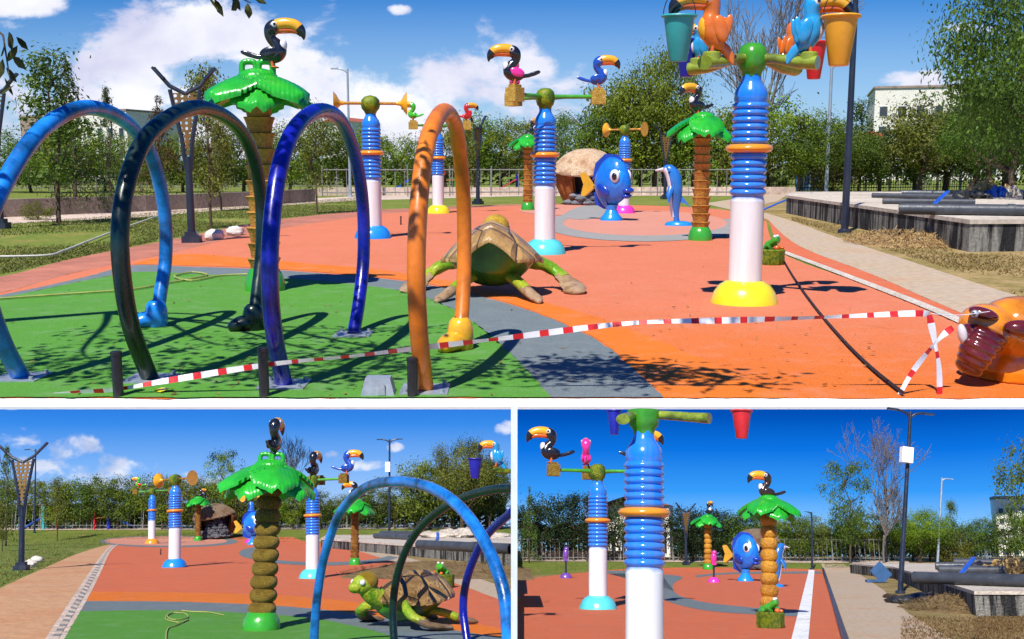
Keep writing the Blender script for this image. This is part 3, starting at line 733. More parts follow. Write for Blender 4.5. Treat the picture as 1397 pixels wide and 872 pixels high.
# --- toucan -------------------------------------------------------
def upright_bird(P, p, h, rz, label, body, chest, wing, group='toucan figures'):
    """Bird bolted upright on a perch, big hooked beak forward, wing stubs raised."""
    return toucan(P, p, h, rz, label, body, chest, wing, body, group, up=True)
def toucan(P, p, h, rz, label, body='black', chest='white', wing=None, tail=None, group='toucan figures', legs='beak_low', tail_up=.0, wing_up=False, tilt=0.0, up=False):
    t = thing(P, 'toucan_figure', label, 'bird figure', p, rz, h, group, tilt=tilt)
    bp = [(-.24, 0, .22), (-.14, 0, .20), (-.02, 0, .215), (.10, 0, .27), (.16, 0, .36), (.10, 0, .48), (.01, 0, .57), (-.03, 0, .67), (.0, 0, .775), (.07, 0, .845), (.15, 0, .86)]
    br = [(.03, .03), (.085, .075), (.13, .12), (.155, .15), (.145, .15), (.125, .125), (.108, .11), (.12, .125), (.155, .16), (.15, .15), (.11, .10)]
    if up:
        bp = [(-.17, 0, .10), (-.12, 0, .15), (-.05, 0, .23), (.0, 0, .34), (.03, 0, .45), (.03, 0, .56), (.02, 0, .65), (.02, 0, .74), (.04, 0, .82), (.09, 0, .86), (.15, 0, .86)]
        br = [(.05, .05), (.10, .10), (.15, .14), (.18, .17), (.18, .17), (.155, .155), (.13, .13), (.14, .14), (.155, .155), (.15, .15), (.11, .10)]
    def bodyf(b):
        pts = catmull(bp, 4); rs = catmull([(a, c, 0) for a, c in br], 4)
        return b.tube(pts, [(r.x, r.y) for r in rs], 18, up=(0, 1, 0))
    part('body', (body, up), bodyf, M['b_' + body], t, ang=80)
    part('chest', (chest, up), lambda b: b.ell((.13, 0, .42) if up else (.205, 0, .42), (.105, .125, .19) if up else (.105, .115, .17), Matrix.Rotation(R(4 if up else 20), 3, 'Y')), M['b_' + chest], t)
    tk = tail or body
    if up: part('tail', (tk, 'up'), lambda b: b.tube([(-.10, 0, .18), (-.22, 0, .10), (-.31, 0, -.02), (-.35, 0, -.12)], [(.09, .05), (.085, .035), (.07, .025), (.02, .01)], 10, up=(0, 1, 0)), M['b_' + tk], t)
    else: part('tail', (tk, tail_up), lambda b: b.tube([(-.18, 0, .215), (-.34, 0, .235 + tail_up * .3), (-.50, 0, .285 + tail_up), (-.62, 0, .33 + tail_up * 1.5), (-.66, 0, .335 + tail_up * 1.6)], [(.055, .04), (.05, .025), (.055, .02), (.045, .016), (.015, .01)], 10, up=(0, 1, 0)) , M['b_' + tk], t)
    kp = catmull([(.10, 0, .87), (.22, 0, .90), (.38, 0, .90), (.52, 0, .86), (.62, 0, .76), (.665, 0, .64), (.67, 0, .57)], 4)
    kr = catmull([(.13, .115, 0), (.13, .12, 0), (.125, .115, 0), (.12, .10, 0), (.10, .08, 0), (.05, .04, 0), (.008, .008, 0)], 4)
    part('beak', 0, lambda b: b.tube(kp, [(r.x * .95, r.y) for r in kr], 14, up=(0, 1, 0), mi=lambda k: 0 if k < .58 else 1), [M['b_beak'], M['b_black']], t, ang=80)
    part('lower_beak', 0, lambda b: b.tube(catmull([(.12, 0, .77), (.28, 0, .775), (.44, 0, .77), (.55, 0, .715), (.60, 0, .64)], 3), [.075, .075, .075, .074, .072, .07, .066, .06, .05, .04, .03, .02, .006], 12, up=(0, 1, 0), mi=lambda k: 0 if k < .72 else 1), [M['b_beak_low'], M['b_black']], t, ang=80)
    for s in (1, -1):
        e = part('eye', s, lambda b: b.ell((.085, s * .135, .875), (.06, .03, .065)), M['b_white'], t)
        part('pupil', s, lambda b: b.ell((.10, s * .158, .875), (.03, .014, .034), seg=12, rings=8), M['b_eye_dark'], e)
        w = wing or body
        if up:
            part('wing', (w, s, 'stub'), lambda b: b.ell((-.10, s * .15, .40), (.12, .055, .22), Matrix.Rotation(R(16), 3, 'Y')).ell((-.21, s * .15, .44), (.065, .03, .19), Matrix.Rotation(R(-12), 3, 'Y')), M['b_' + w], t)
        elif wing_up:
            part('wing', (w, s, 'up'), lambda b: b.tube(catmull([(.08, s * .13, .30), (-.06, s * .19, .36), (-.17, s * .23, .46), (-.22, s * .24, .58)], 4), [(.11, .03)] * 4 + [(.10, .028)] * 4 + [(.075, .022)] * 3 + [(.045, .018), (.02, .01)], 12, up=(0, 1, 0)), M['b_' + w], t)
        else:
            part('wing', (w, s), lambda b: b.ell((-.04, s * .125, .31), (.20, .045, .115), Matrix.Rotation(R(-14), 3, 'Y')), M['b_' + w], t)
        part('leg', (legs, s), lambda b: b.tube([(.0, s * .07, .16), (.015, s * .075, .06), (.02, s * .075, .02)], .03, 8).ell((.05, s * .075, .018), (.075, .04, .02), seg=10, rings=6), M['b_' + legs], t)
    return t

# --- palm ---------------------------------------------------------
def frond(b, ln, drop, wid, seed):
    rnd = random.Random(seed); N, K = 22, 8
    top, bot = [], []
    for i in range(N + 1):
        s = i / N
        x = ln * s * (1.04 - .04 * s); z = -drop * (.55 * s ** 1.25 + .45 * s ** 2.4)
        w = wid * (.26 + .74 * math.sin(math.pi * min(1, s * .72 + .12)) ** .8) * (1 - max(0, s - .8) * 3.2)
        w = max(w, .012) * (1 + (.06 if i % 2 else -.06) * (s > .12))
        for k in range(K + 1):
            q = -1 + 2 * k / K
            y = w * q; zz = z + .05 * wid * math.exp(-(q / .12) ** 2) - .10 * w * abs(q) ** 1.4 - .16 * wid * abs(q) ** 2 * s + (.006 * ln * (1 if (k % 2) else -1))
            xx = x - .16 * w * abs(q) + (.025 * ln * abs(q) * (1 if i % 2 else 0))
            top.append((xx, y, zz)); bot.append((xx * .995, y * .97, zz - .022))
    n = K + 1
    fs = []
    for i in range(N):
        for k in range(K):
            fs.append((i * n + k, i * n + k + 1, (i + 1) * n + k + 1, (i + 1) * n + k))
    off = len(top)
    fb = [tuple(off + v for v in reversed(f)) for f in fs]
    side = []
    for i in range(N):
        for k in (0, K):
            side.append((i * n + k, (i + 1) * n + k, off + (i + 1) * n + k, off + i * n + k))
    side += [(N * n + k, N * n + k + 1, off + N * n + k + 1, off + N * n + k) for k in range(K)]
    return b.add(top + bot, fs + fb + side)
def palm(P, x, yb, yc, label, half_px, trunk=('cups', 13, .060), base='dome', group='palm showers', rz=0.0, handle=True, nfr=8, drop=.42, trunk_mats=None, dia=1.0, ytop=None):
    """yc: pixel of the crown's top; half_px: crown radius in pixels."""
    p, h = at(P, x, yb, yc)
    t = thing(P, 'palm_tree_shower', label, 'palm shower', p, rz, h, group)
    rc = half_px * P.mpp(p) / h
    kind, nb, rt = trunk
    rt *= dia
    def trunkf(b):
        pr = []
        z0, z1 = .085, .93
        for i in range(nb):
            za, zb = z0 + (z1 - z0) * i / nb, z0 + (z1 - z0) * (i + 1) / nb
            f = 1.0 + .10 * (.5 - i / nb)
            if kind == 'balls':
                for q in range(9): a = q / 9; pr.append((rt * f * (.76 + .28 * math.sin(math.pi * a) ** .7), za + (zb - za) * a))
            elif kind == 'cups':
                for a, r in ((0, .86), (.1, .9), (.5, .96), (.85, 1.1), (.93, 1.16), (.97, 1.1), (.99, .9)): pr.append((rt * f * r, za + (zb - za) * a))
            else:
                for a, r in ((0, .84), (.12, .98), (.4, 1.08), (.7, 1.06), (.92, .94), (.99, .84)): pr.append((rt * f * r, za + (zb - za) * a))
        pr.append((rt * .8, .94))
        return b.lathe(pr, 22, wob=lambda a, k: 1 + .018 * math.sin(9 * a + 40 * k))
    mats = trunk_mats or [M['bark']]
    sp = (max(1, len(mats) - 1))
    me = MB(); trunkf(me)
    if len(mats) > 1:
        zs = [sum(me.v[i].z for i in f) / len(f) for f in me.f]
        me.mi = [0 if z < trunk_mats_split.get(label, .5) else 1 for z in zs]
    tk = link('trunk', me.mesh('trunk', mats, 50), t)
    if base == 'dome':
        part('base', round(rt, 4), lambda b: b.lathe([(rt * 1.46, 0), (rt * 1.48, .03), (rt * 1.34, .07), (rt * 1.05, .105), (rt * .6, .12), (0, .122)], 24), M['bulbgreen'], t)
    me2 = shared(('frond', round(rc, 3), drop), lambda: frond(MB(), rc * 1.0, drop * rc, rc * .45, 3).mesh('frond', M['palmgreen'], 62))
    for i in range(nfr):
        o = link('frond', me2, t)
        o.matrix_local = tr(0, 0, .965 + (.014 if i % 2 else -.004)) @ zrot(2 * math.pi * i / nfr + .2) @ Matrix.Rotation(R(-3 if i % 2 else 4), 4, 'Y') @ Matrix.Scale(1.0 if i % 2 else .94, 4)
    part('crown_cap', round(rc, 3), lambda b: b.ell((0, 0, .957), (rc * .34, rc * .34, .045)), M['palmgreen'], t)
    if handle:
        for s in (1, -1):
            part('loop', (s, round(rc, 3)), lambda b: b.tube(catmull([(s * .005, 0, .985), (s * .010, 0, 1.022), (s * .038, 0, 1.03), (s * .066, 0, 1.02), (s * .069, 0, .97)], 4), .014, 10), M['palmgreen'], t)
    return t, p, h
trunk_mats_split = {}

# --- bucket -------------------------------------------------------
def bucket(P, p, h, label, colour, rz=0.0, handle=1.0, wide=.85, group='pails hanging from the birds', tilt=0.0):
    """p: middle of the bottom."""
    t = thing(P, 'hanging_pail', label, 'bucket', p, rz, (h * wide, h * wide, h), group, tilt=tilt)
    m = M['bk_' + colour]
    part('pail', colour, lambda b: b.lathe([(0, 0), (.22, 0), (.235, .02), (.40, .93), (.46, .945), (.475, .97), (.46, 1.0), (.40, 1.0), (.385, .97), (.215, .05), (0, .04)], 28), m, t)
    if handle: part('handle', handle, lambda b: b.tube([(-.42 * math.cos(R(180) * i / 12), 0, .97 + .55 * handle * math.sin(R(180) * i / 12)) for i in range(13)], .012, 6), M['black_iron'], t)
    return t

# --- turtle (head towards +Y, one unit = shell length) ---------------
def turtle_shell_pt(u, v):
    # v 0 rear .. 1 front ; outline half width
    w = .47 * (math.sin(math.pi * (v * .80 + .13)) ** .75)
    y = -.52 + 1.04 * v
    hgt = .36 * math.sin(math.pi * (v * .82 + .13)) ** .75
    edge = .03 * math.cos(math.pi * v * 1.6)
    z = .33 + edge + hgt * (.62 * (1 - abs(u) ** 1.15) + .38 * (1 - abs(u) ** 2.2))
    return Vector((w * u, y, z))
def scute_mat():
    if 'scute' in M: return M['scute']
    m, nt, b = new_mat('painted shell scutes')
    co = objco(nt)
    vo = nd(nt, 'ShaderNodeTexVoronoi', feature='DISTANCE_TO_EDGE'); vo.inputs['Scale'].default_value = 3.6; vo.inputs['Randomness'].default_value = .55
    nt.links.new(scaled(nt, co, (1, 1, .3)), vo.inputs['Vector'])
    n1 = noise(nt, co, 5, 5, .65); n2 = noise(nt, co, 30, 3)
    c = mixc(nt, maprange(nt, n1, .3, .7), (.19, .090, .022), (.54, .33, .11))
    c = mixc(nt, maprange(nt, n2, .4, .7, 0, .4), c, (.52, .33, .14))
    k = maprange(nt, vo.outputs['Distance'], .010, .026)
    nt.links.new(mixc(nt, k, (.05, .022, .012), c), b.inputs['Base Color'])
    b.inputs['Roughness'].default_value = .32; b.inputs['Coat Weight'].default_value = .3
    bump(nt, b, mth(nt, 'ADD', mth(nt, 'MULTIPLY', maprange(nt, vo.outputs['Distance'], .0, .16), 1.0), mth(nt, 'MULTIPLY', n2, .25)), .9, .05); M['scute'] = m
    return m
def turtle(P, p, size, rz, label):
    t = thing(P, 'sea_turtle_figure', label, 'turtle figure', p, rz, size, 'sea turtle figures')
    def shell(b):
        N, K = 26, 20; vs = []; fs = []
        for i in range(N + 1):
            for k in range(K + 1): vs.append(turtle_shell_pt(-1 + 2 * k / K, i / N))
        off = len(vs)
        for i in range(N + 1):
            for k in range(K + 1):
                q = turtle_shell_pt((-1 + 2 * k / K) * .985, i / N); vs.append(q - Vector((0, 0, .035)))
        n = K + 1
        for i in range(N):
            for k in range(K):
                f = (i * n + k, i * n + k + 1, (i + 1) * n + k + 1, (i + 1) * n + k)
                fs.append(f); fs.append(tuple(off + q for q in reversed(f)))
            for k in (0, K): fs.append((i * n + k, (i + 1) * n + k, off + (i + 1) * n + k, off + i * n + k))
        for i in (0, N):
            for k in range(K): fs.append((i * n + k, i * n + k + 1, off + i * n + k + 1, off + i * n + k))
        return b.add(vs, fs)
    part('shell', 0, shell, scute_mat(), t, ang=75)
    def belly(b):
        N, K = 20, 16; vs = []; fs = []
        for i in range(N + 1):
            v = i / N
            for k in range(K + 1):
                u = -1 + 2 * k / K
                q = turtle_shell_pt(u * .88, .15 + .81 * v)
                base = turtle_shell_pt(.88, .15 + .81 * v).z - .03
                dep = .27 * math.sin(math.pi * (v * .9 + .05)) ** .45
                lip = (q.z - base) * .96 if False else 0
                vs.append(Vector((q.x, q.y * .985, max(.05, base - dep * (1 - abs(u) ** 2.4)))))
        n = K + 1
        for i in range(N):
            for k in range(K): fs.append((i * n + k, (i + 1) * n + k, (i + 1) * n + k + 1, i * n + k + 1))
        # close the rear and front walls up to the shell
        for i in (0, N):
            base = len(vs)
            for k in range(K + 1):
                q = turtle_shell_pt((-1 + 2 * k / K) * .88, .15 + .81 * (i / N)); vs.append(Vector((q.x, q.y * .985, q.z - .036)))
            for k in range(K): fs.append((i * n + k, i * n + k + 1, base + k + 1, base + k))
        return b.add(vs, fs)
    part('belly', 0, belly, M['belly_shade'], t, ang=60)
    for s in (1, -1):
        o = part('front_flipper', s, lambda b: b.tube(catmull([(s * .30, .28, .28), (s * .45, .36, .24), (s * .58, .36, .17), (s * .66, .27, .11)], 4), [(.05, .07)] * 4 + [(.06, .06)] * 4 + [(.075, .05)] * 5, 12, up=(0, 0, 1)), M['skin_green'], t)
        part('flipper_tip', s, lambda b: b.tube(catmull([(s * .63, .31, .13), (s * .70, .22, .075), (s * .745, .10, .045), (s * .74, -.02, .03), (s * .72, -.08, .022)], 4), [(.085, .05)] * 4 + [(.115, .042)] * 5 + [(.105, .038)] * 4 + [(.085, .03), (.065, .026), (.04, .022), (.015, .012)], 12, up=(0, 0, 1)), M['foot_scale'], o)
        o = part('rear_flipper', s, lambda b: b.tube(catmull([(s * .13, -.14, .20), (s * .24, -.34, .15), (s * .32, -.48, .09)], 4), [(.05, .05)] * 9, 12, up=(0, 0, 1)), M['skin_green'], t)
        part('flipper_tip', ('r', s), lambda b: b.tube(catmull([(s * .30, -.45, .105), (s * .37, -.56, .06), (s * .42, -.67, .035), (s * .43, -.73, .02)], 4), [(.05, .045)] * 4 + [(.055, .035)] * 4 + [(.045, .028), (.038, .025), (.028, .02), (.02, .016), (.008, .01)], 12, up=(0, 0, 1)), M['foot_scale'], o)
    part('neck', 0, lambda b: b.tube(catmull([(0, .36, .34), (0, .50, .37), (0, .60, .44), (0, .64, .49)], 4), [.13] * 4 + [.115] * 4 + [.11] * 5, 14), M['skin_green'], t)
    hd = part('head', 0, lambda b: b.ell((0, .68, .54), (.125, .16, .125)).ell((0, .80, .505), (.085, .085, .07)), M['skin_green'], t)
    part('head_crest', 0, lambda b: b.ell((0, .645, .565), (.132, .15, .128)), M['head_scale'], hd)
    for s in (1, -1):
        e = part('eye', s, lambda b: b.ell((s * .105, .765, .565), (.03, .035, .035), seg=12, rings=8), M['b_white'], hd)
    return t

# --- fish / dolphin / shell cave / frog ------------------------------
def fish(P, p, size, rz, label):
    """Plain round blue fish on a stand, nose towards +X; unit = total height."""
    t = thing(P, 'blue_fish_figure', label, 'fish figure', p, rz, size, 'blue fish figures')
    def bodyf(b):
        pts, rs = [], []
        for i in range(29):
            s = i / 28; x = -.27 + .58 * s
            k = math.sin(math.pi * min(1, s * .90 + .07)) ** .60
            dz = -.10 * max(0, s - .5) * 2
            pts.append((x, 0, .56 + dz)); rs.append((.40 * k * (1 - .42 * max(0, s - .45)), .17 * k + .01))
        return b.tube(pts, rs, 24, up=(0, 1, 0))
    part('body', 0, bodyf, M['fish'], t, ang=80)
    part('lips', 0, lambda b: b.ell((.30, 0, .455), (.085, .10, .05)).ell((.275, 0, .375), (.075, .085, .04)), M['fish_dark'], t)
    part('face', 0, lambda b: b.ell((.13, 0, .58), (.165, .168, .25), Matrix.Rotation(R(12), 3, 'Y')), M['baseblue'], t)
    part('back_fin', 0, lambda b: b.prism([(-.36, -.02, .60), (-.30, -.02, .86), (-.12, -.02, 1.0), (.08, -.02, .985), (.20, -.02, .90), (.05, -.02, .88), (-.15, -.02, .82)], (0, .04, 0)), M['fish_dark'], t, ang=30)
    part('belly_fin', 0, lambda b: b.prism([(-.32, -.02, .42), (-.30, -.02, .24), (-.12, -.02, .17), (.02, -.02, .22), (-.1, -.02, .30)], (0, .04, 0)), M['fish_dark'], t, ang=30)
    part('tail', 0, lambda b: b.prism([(-.34, -.02, .52), (-.52, -.02, .72), (-.60, -.02, .70), (-.53, -.02, .54), (-.58, -.02, .36), (-.50, -.02, .36), (-.34, -.02, .48)], (0, .05, 0)), M['knob'], t, ang=30)
    for s in (1, -1):
        part('side_fin', s, lambda b: b.ell((-.04, s * .175, .46), (.13, .025, .07), Matrix.Rotation(R(35), 3, 'Y')), M['fish_dark'], t)
        e = part('eye', s, lambda b: b.ell((.16, s * .150, .67), (.085, .05, .10)), M['b_white'], t)
        part('pupil', s, lambda b: b.ell((.18, s * .188, .665), (.046, .022, .056), seg=12, rings=8), M['b_eye_dark'], e)
    part('stand', 0, lambda b: b.lathe([(.17, 0), (.165, .04), (.12, .09), (.08, .16), (.10, .24)], 20), M['baseblue'], t)
    return t
def dolphin(P, p, size, rz, label):
    t = thing(P, 'dolphin_figure', label, 'dolphin figure', p, rz, size, 'dolphin figures')
    pts = catmull([(.06, 0, .04), (.05, 0, .14), (.03, 0, .30), (.03, 0, .50), (.02, 0, .68), (-.02, 0, .82), (-.09, 0, .905), (-.17, 0, .915)], 4)
    rs = catmull([(.06, .05, 0), (.045, .045, 0), (.075, .07, 0), (.105, .10, 0), (.115, .11, 0), (.11, .105, 0), (.085, .085, 0), (.04, .045, 0)], 4)
    part('body', 0, lambda b: b.tube(pts, [(r.x, r.y) for r in rs], 18, up=(0, 1, 0)), M['dolphin'], t, ang=80)
    part('belly', 0, lambda b: b.tube([(q.x - .042, 0, q.z) for q in pts[4:26]], [(r.x * .72, r.y * .86) for r in rs[4:26]], 16, up=(0, 1, 0)), M['belly'], t, ang=80)
    part('snout', 0, lambda b: b.tube([(-.13, 0, .905), (-.22, 0, .90), (-.30, 0, .885)], [(.045, .05), (.026, .035), (.012, .016)], 12, up=(0, 1, 0)), M['belly'], t)
    part('back_fin', 0, lambda b: b.prism([(.10, -.015, .52), (.20, -.015, .40), (.26, -.015, .30), (.19, -.015, .36), (.09, -.015, .38)], (0, .03, 0)), M['dolphin'], t, ang=30)
    for s in (1, -1):
        part('flipper', s, lambda b: b.tube([(-.03, s * .09, .62), (-.07, s * .16, .50), (-.06, s * .19, .38)], [(.05, .02), (.045, .016), (.012, .008)], 10, up=(0, 1, 0)), M['dolphin'], t)
        part('eye', s, lambda b: b.ell((-.07, s * .095, .865), .017, seg=10, rings=6), M['b_eye_dark'], t)
    part('stand', 0, lambda b: b.lathe([(.0, .075), (.10, .075), (.17, .06), (.20, .03), (.205, 0)], 24, M=tr(.09, 0, 0) @ Matrix.Diagonal((1.1, .8, 1, 1))), M['baseblue'], t)
    return t
def shell_cave(P, p, size, rz, label):
    """Rock grotto under a wide scallop roof; unit = width, opening towards -Y."""
    t = thing(P, 'shell_grotto', label, 'grotto figure', p, rz, size, 'shell grottoes')
    def roof(b):
        return b.lathe([(.53, .585), (.545, .61), (.50, .68), (.41, .765), (.30, .85), (.18, .90), (0, .915), (0, .86), (.18, .845), (.30, .79), (.41, .70), (.47, .62), (.52, .585)], 44, wob=lambda a, k: 1 + .03 * math.sin(17 * a) + .04 * math.sin(3 * a + 1))
    part('roof', 0, roof, M['shell_tan'], t, ang=60, M_=tr(0, 0, -.02) @ Matrix.Rotation(R(-7), 4, 'Y') @ Matrix.Rotation(R(9), 4, 'X'))
    def wall(b):
        return b.lathe([(.36, .0), (.42, .12), (.49, .28), (.53, .42), (.52, .56), (.46, .62), (.44, .56), (.45, .42), (.40, .26), (.32, 0)], 40, ang=R(252), start=R(-36), wob=lambda a, k: 1 + .022 * math.sin(19 * a + 11 * k) + .02 * math.sin(31 * k))
    part('side_wall', 0, wall, M['shell_brown'], t, ang=60)
    part('shade_core', 0, lambda b: b.lathe([(.29, 0), (.33, .3), (.38, .6), (0, .62)], 24), M['dark'], t)  # solid core painted as the shade of the opening
    def rock(b):
        rnd = random.Random(4)
        for ring_, (zz, rr) in enumerate(((.02, .27), (.09, .265), (.16, .25), (.23, .225), (.30, .19), (.36, .14), (.41, .08))):
            n_ = max(4, int(rr * 40))
            for q in range(n_):
                a = 2 * math.pi * (q + .5 * (ring_ % 2)) / n_ + rnd.uniform(-.1, .1)
                b.ell((.04 + rr * math.cos(a), -.27 + rr * .7 * math.sin(a), zz + .03), (.085, .06, .042), Matrix.Rotation(a + R(90), 3, 'Z'), 10, 6, wob=.35, seed=q + 9 * ring_)
        for i in range(20):
            a = R(-165 + 150 * rnd.random()); rr = .40 + .07 * rnd.random(); z = .02 + .14 * rnd.random()
            b.ell((rr * math.cos(a), rr * math.sin(a), z), (.075 + .05 * rnd.random(), .07, .045), Matrix.Rotation(a + R(90), 3, 'Z'), 10, 6, wob=.3, seed=i)
        return b
    part('stones', 0, rock, M['rock'], t, ang=60)
    def spikes(b):
        for a in (-125, -108, -90, -72, -55):
            b.lathe([(.03, .62), (.022, .55), (.0, .47 + .02 * (a % 4))], 8, M=tr(.40 * math.cos(R(a)), .40 * math.sin(R(a)), 0))
        return b
    part('drip_stones', 0, spikes, M['belly'], t)
    return t
def frog_stump(P, p, size, rz, label):
    t = thing(P, 'frog_stump_figure', label, 'frog figure', p, rz, size, 'frog and stump figures')
    part('stump', 0, lambda b: b.lathe([(.42, 0), (.46, .10), (.45, .30), (.47, .50), (.42, .54), (0, .52)], 26, wob=lambda a, k: 1 + .05 * math.sin(9 * a)), M['moss'], t)
    f = part('frog', 0, lambda b: b.tube(catmull([(-.22, 0, .56), (-.12, 0, .66), (.04, 0, .74), (.17, 0, .84), (.28, 0, .86)], 4), [(.09, .12)] * 4 + [(.13, .18)] * 4 + [(.125, .17)] * 4 + [(.12, .16)] * 4 + [(.06, .10)], 14, up=(0, 1, 0)).tube(catmull([(-.12, .16, .58), (.02, .26, .66), (.10, .22, .54)], 4), .06, 8).tube(catmull([(-.12, -.16, .58), (.02, -.26, .66), (.10, -.22, .54)], 4), .06, 8), M['head_green'], t)
    for s in (1, -1):
        part('eye', s, lambda b: b.ell((.17, s * .10, .97), .055, seg=12, rings=8), M['b_white'], t)
    part('flower', 0, lambda b: b.ell((.30, -.20, .60), (.10, .09, .08)), M['b_beak_low'], t)
    part('flower', 1, lambda b: b.ell((.33, .15, .58), (.08, .07, .06)), M['b_beak_low'], t)
    return t

# --- arches -------------------------------------------------------
def arch_path(P, pix, Y0, Y1, foot0, foot1, n=8):
    """3-D path of a hoop standing in the upright plane through its two feet, read along its outline."""
    a, c = P.G(*foot0), P.G(*foot1)
    d = Vector((c.x - a.x, c.y - a.y)); nrm = Vector((-d.y, d.x))
    out = []
    for (x, y) in pix:
        r = P.ray(x, y)
        t = ((a.x - EYE.x) * nrm.x + (a.y - EYE.y) * nrm.y) / (r.x * nrm.x + r.y * nrm.y)
        out.append(EYE + r * t)
    out[0].z = max(out[0].z, .0); out[-1].z = max(out[-1].z, .0)
    return catmull(out, n)
def arch(P, pts, rad, mat, label, plate=None, boot=None, group='water hoops', seam=False):
    o0 = pts[0].copy(); o0.z = 0
    t = thing(P, 'water_hoop', label, 'water hoop', o0, lean=False, group=group)
    q = [p - o0 for p in pts]
    MB().tube(q, rad, 18).build('hoop', mat, t, ang=80)
    for (e, on) in ((0, plate and plate[0]), (-1, plate and plate[1])):
        if on:
            b = MB().box((q[e].x, q[e].y, .012), (.34, .34, .02))
            for sx in (-1, 1):
                for sy in (-1, 1): b.lathe([(.016, .022), (.016, .045), (0, .047)], 8, M=tr(q[e].x + sx * .13, q[e].y + sy * .13, 0))
            b.build('foot_plate', M['plate'], t, ang=30)
    if boot:
        m, e, ang, sz = boot
        Mx = tr(q[e].x, q[e].y, 0) @ zrot(ang) @ Matrix.Scale(sz, 4)
        b = MB()
        b.lathe([(.0, .0), (.40, 0), (.46, .10), (.45, .75), (.38, 1.02), (.27, 1.14), (.22, 1.16)], 20, M=Mx)
        b.tube([Mx @ Vector(v) for v in catmull(((.0, 0, .34), (.45, 0, .36), (.80, 0, .28), (1.02, 0, .20), (1.10, 0, .17)), 3)], [(q * sz, w * sz) for q, w in ((.40, .34), (.42, .35), (.43, .35), (.44, .35), (.43, .34), (.41, .31), (.39, .28), (.35, .25), (.30, .22), (.24, .18), (.19, .15), (.13, .10), (.05, .05))], 16, up=(0, 0, 1))
        b.build('boot_nozzle', m, t, ang=60)
    return t

# --- lamps and poles ------------------------------------------------
def v_lamp(P, x, yb, yt, label, rz=0.0, spread=1.0):
    p, h = at(P, x, yb, yt)
    t = thing(P, 'street_lamp', label, 'street lamp', p, rz, h, 'forked park lamps')
    part('pole', 0, lambda b: b.tube([(0, 0, .0), (0, 0, .5)], [.024, .02], 12).box((0, 0, .02), (.10, .10, .04)).box((0, 0, .05), (.07, .07, .03)), M['dark_steel'], t, ang=30)
    for s in (1, -1):
        part('side_post', s, lambda b: b.tube([(s * .012, 0, .42), (s * .03, 0, .60), (s * .085, 0, .88)], [.014, .013, .012], 8), M['dark_steel'], t)
        part('lamp_arm', (s, spread), lambda b: b.tube([(0, 0, .855), (s * .085, 0, .90), (s * .17 * spread, 0, 1.0)], [(.012, .009)] * 3, 8, up=(0, 1, 0)).box((s * .145 * spread, 0, .972), (.09, .03, .014), Matrix.Rotation(-s * R(44), 3, 'Y')), M['dark_steel'], t, ang=30)
    def lattice(b):
        rows = 13
        for i in range(rows):
            z0, z1 = .46 + .40 * i / rows, .46 + .40 * (i + 1) / rows
            w = .018 + .06 * (i + .5) / rows
            nc = max(1, int(w / .016))
            for k in range(nc):
                x0, x1 = -w + 2 * w * k / nc, -w + 2 * w * (k + 1) / nc
                cx, cz, hx, hz = (x0 + x1) / 2, (z0 + z1) / 2, (x1 - x0) / 2, (z1 - z0) / 2
                sq = [(-1, -1), (0, -1), (1, -1), (1, 0), (1, 1), (0, 1), (-1, 1), (-1, 0)]
                r = .62
                inn = [(-.45, -.45), (0, -r), (.45, -.45), (r, 0), (.45, .45), (0, r), (-.45, .45), (-r, 0)]
                for yy in (-.006, .006):
                    b.add([(cx + a * hx, yy, cz + c * hz) for a, c in sq] + [(cx + a * hx, yy, cz + c * hz) for a, c in inn], [(q, (q + 1) % 8, 8 + (q + 1) % 8, 8 + q) for q in range(8)])
        return b
    part('lattice_panel', 0, lattice, M['lattice'], t, ang=None)
    return t
def pole_lamp(P, x, yb, yt, label, mat, arm=-1, r_px=3.0, box=None, twin=False, lean_deg=0.0, group='tall light poles'):
    p, h = at(P, x, yb, yt)
    t = thing(P, 'light_pole', label, 'light pole', p, 0, h, group)
    if lean_deg: t.matrix_world = t.matrix_world @ Matrix.Rotation(R(lean_deg), 4, 'Y')
    r = r_px * P.mpp(p) / h
    MB().tube([(0, 0, 0), (0, 0, .5), (0, 0, 1)], [r * 1.25, r, r * .8], 12).lathe([(r * 2.2, 0), (r * 2.2, r), (r * 1.3, r * 1.4)], 12).build('pole', mat, t, ang=30)
    heads = (1, -1) if twin else (arm,)
    for s in heads:
        MB().tube(catmull([(0, 0, .965), (s * .03, 0, .99), (s * .075, 0, 1.0)], 3), r * .6, 8).box((s * .10, 0, 1.0), (.06, .025, .010)).build('lamp_head', mat, t, ang=30)
    if box:
        z, w, hh = box
        MB().box((-w * .3, -w * .4, z), (w, w * .8, hh)).build('control_box', M['white_wall'], t, ang=None)
    return t

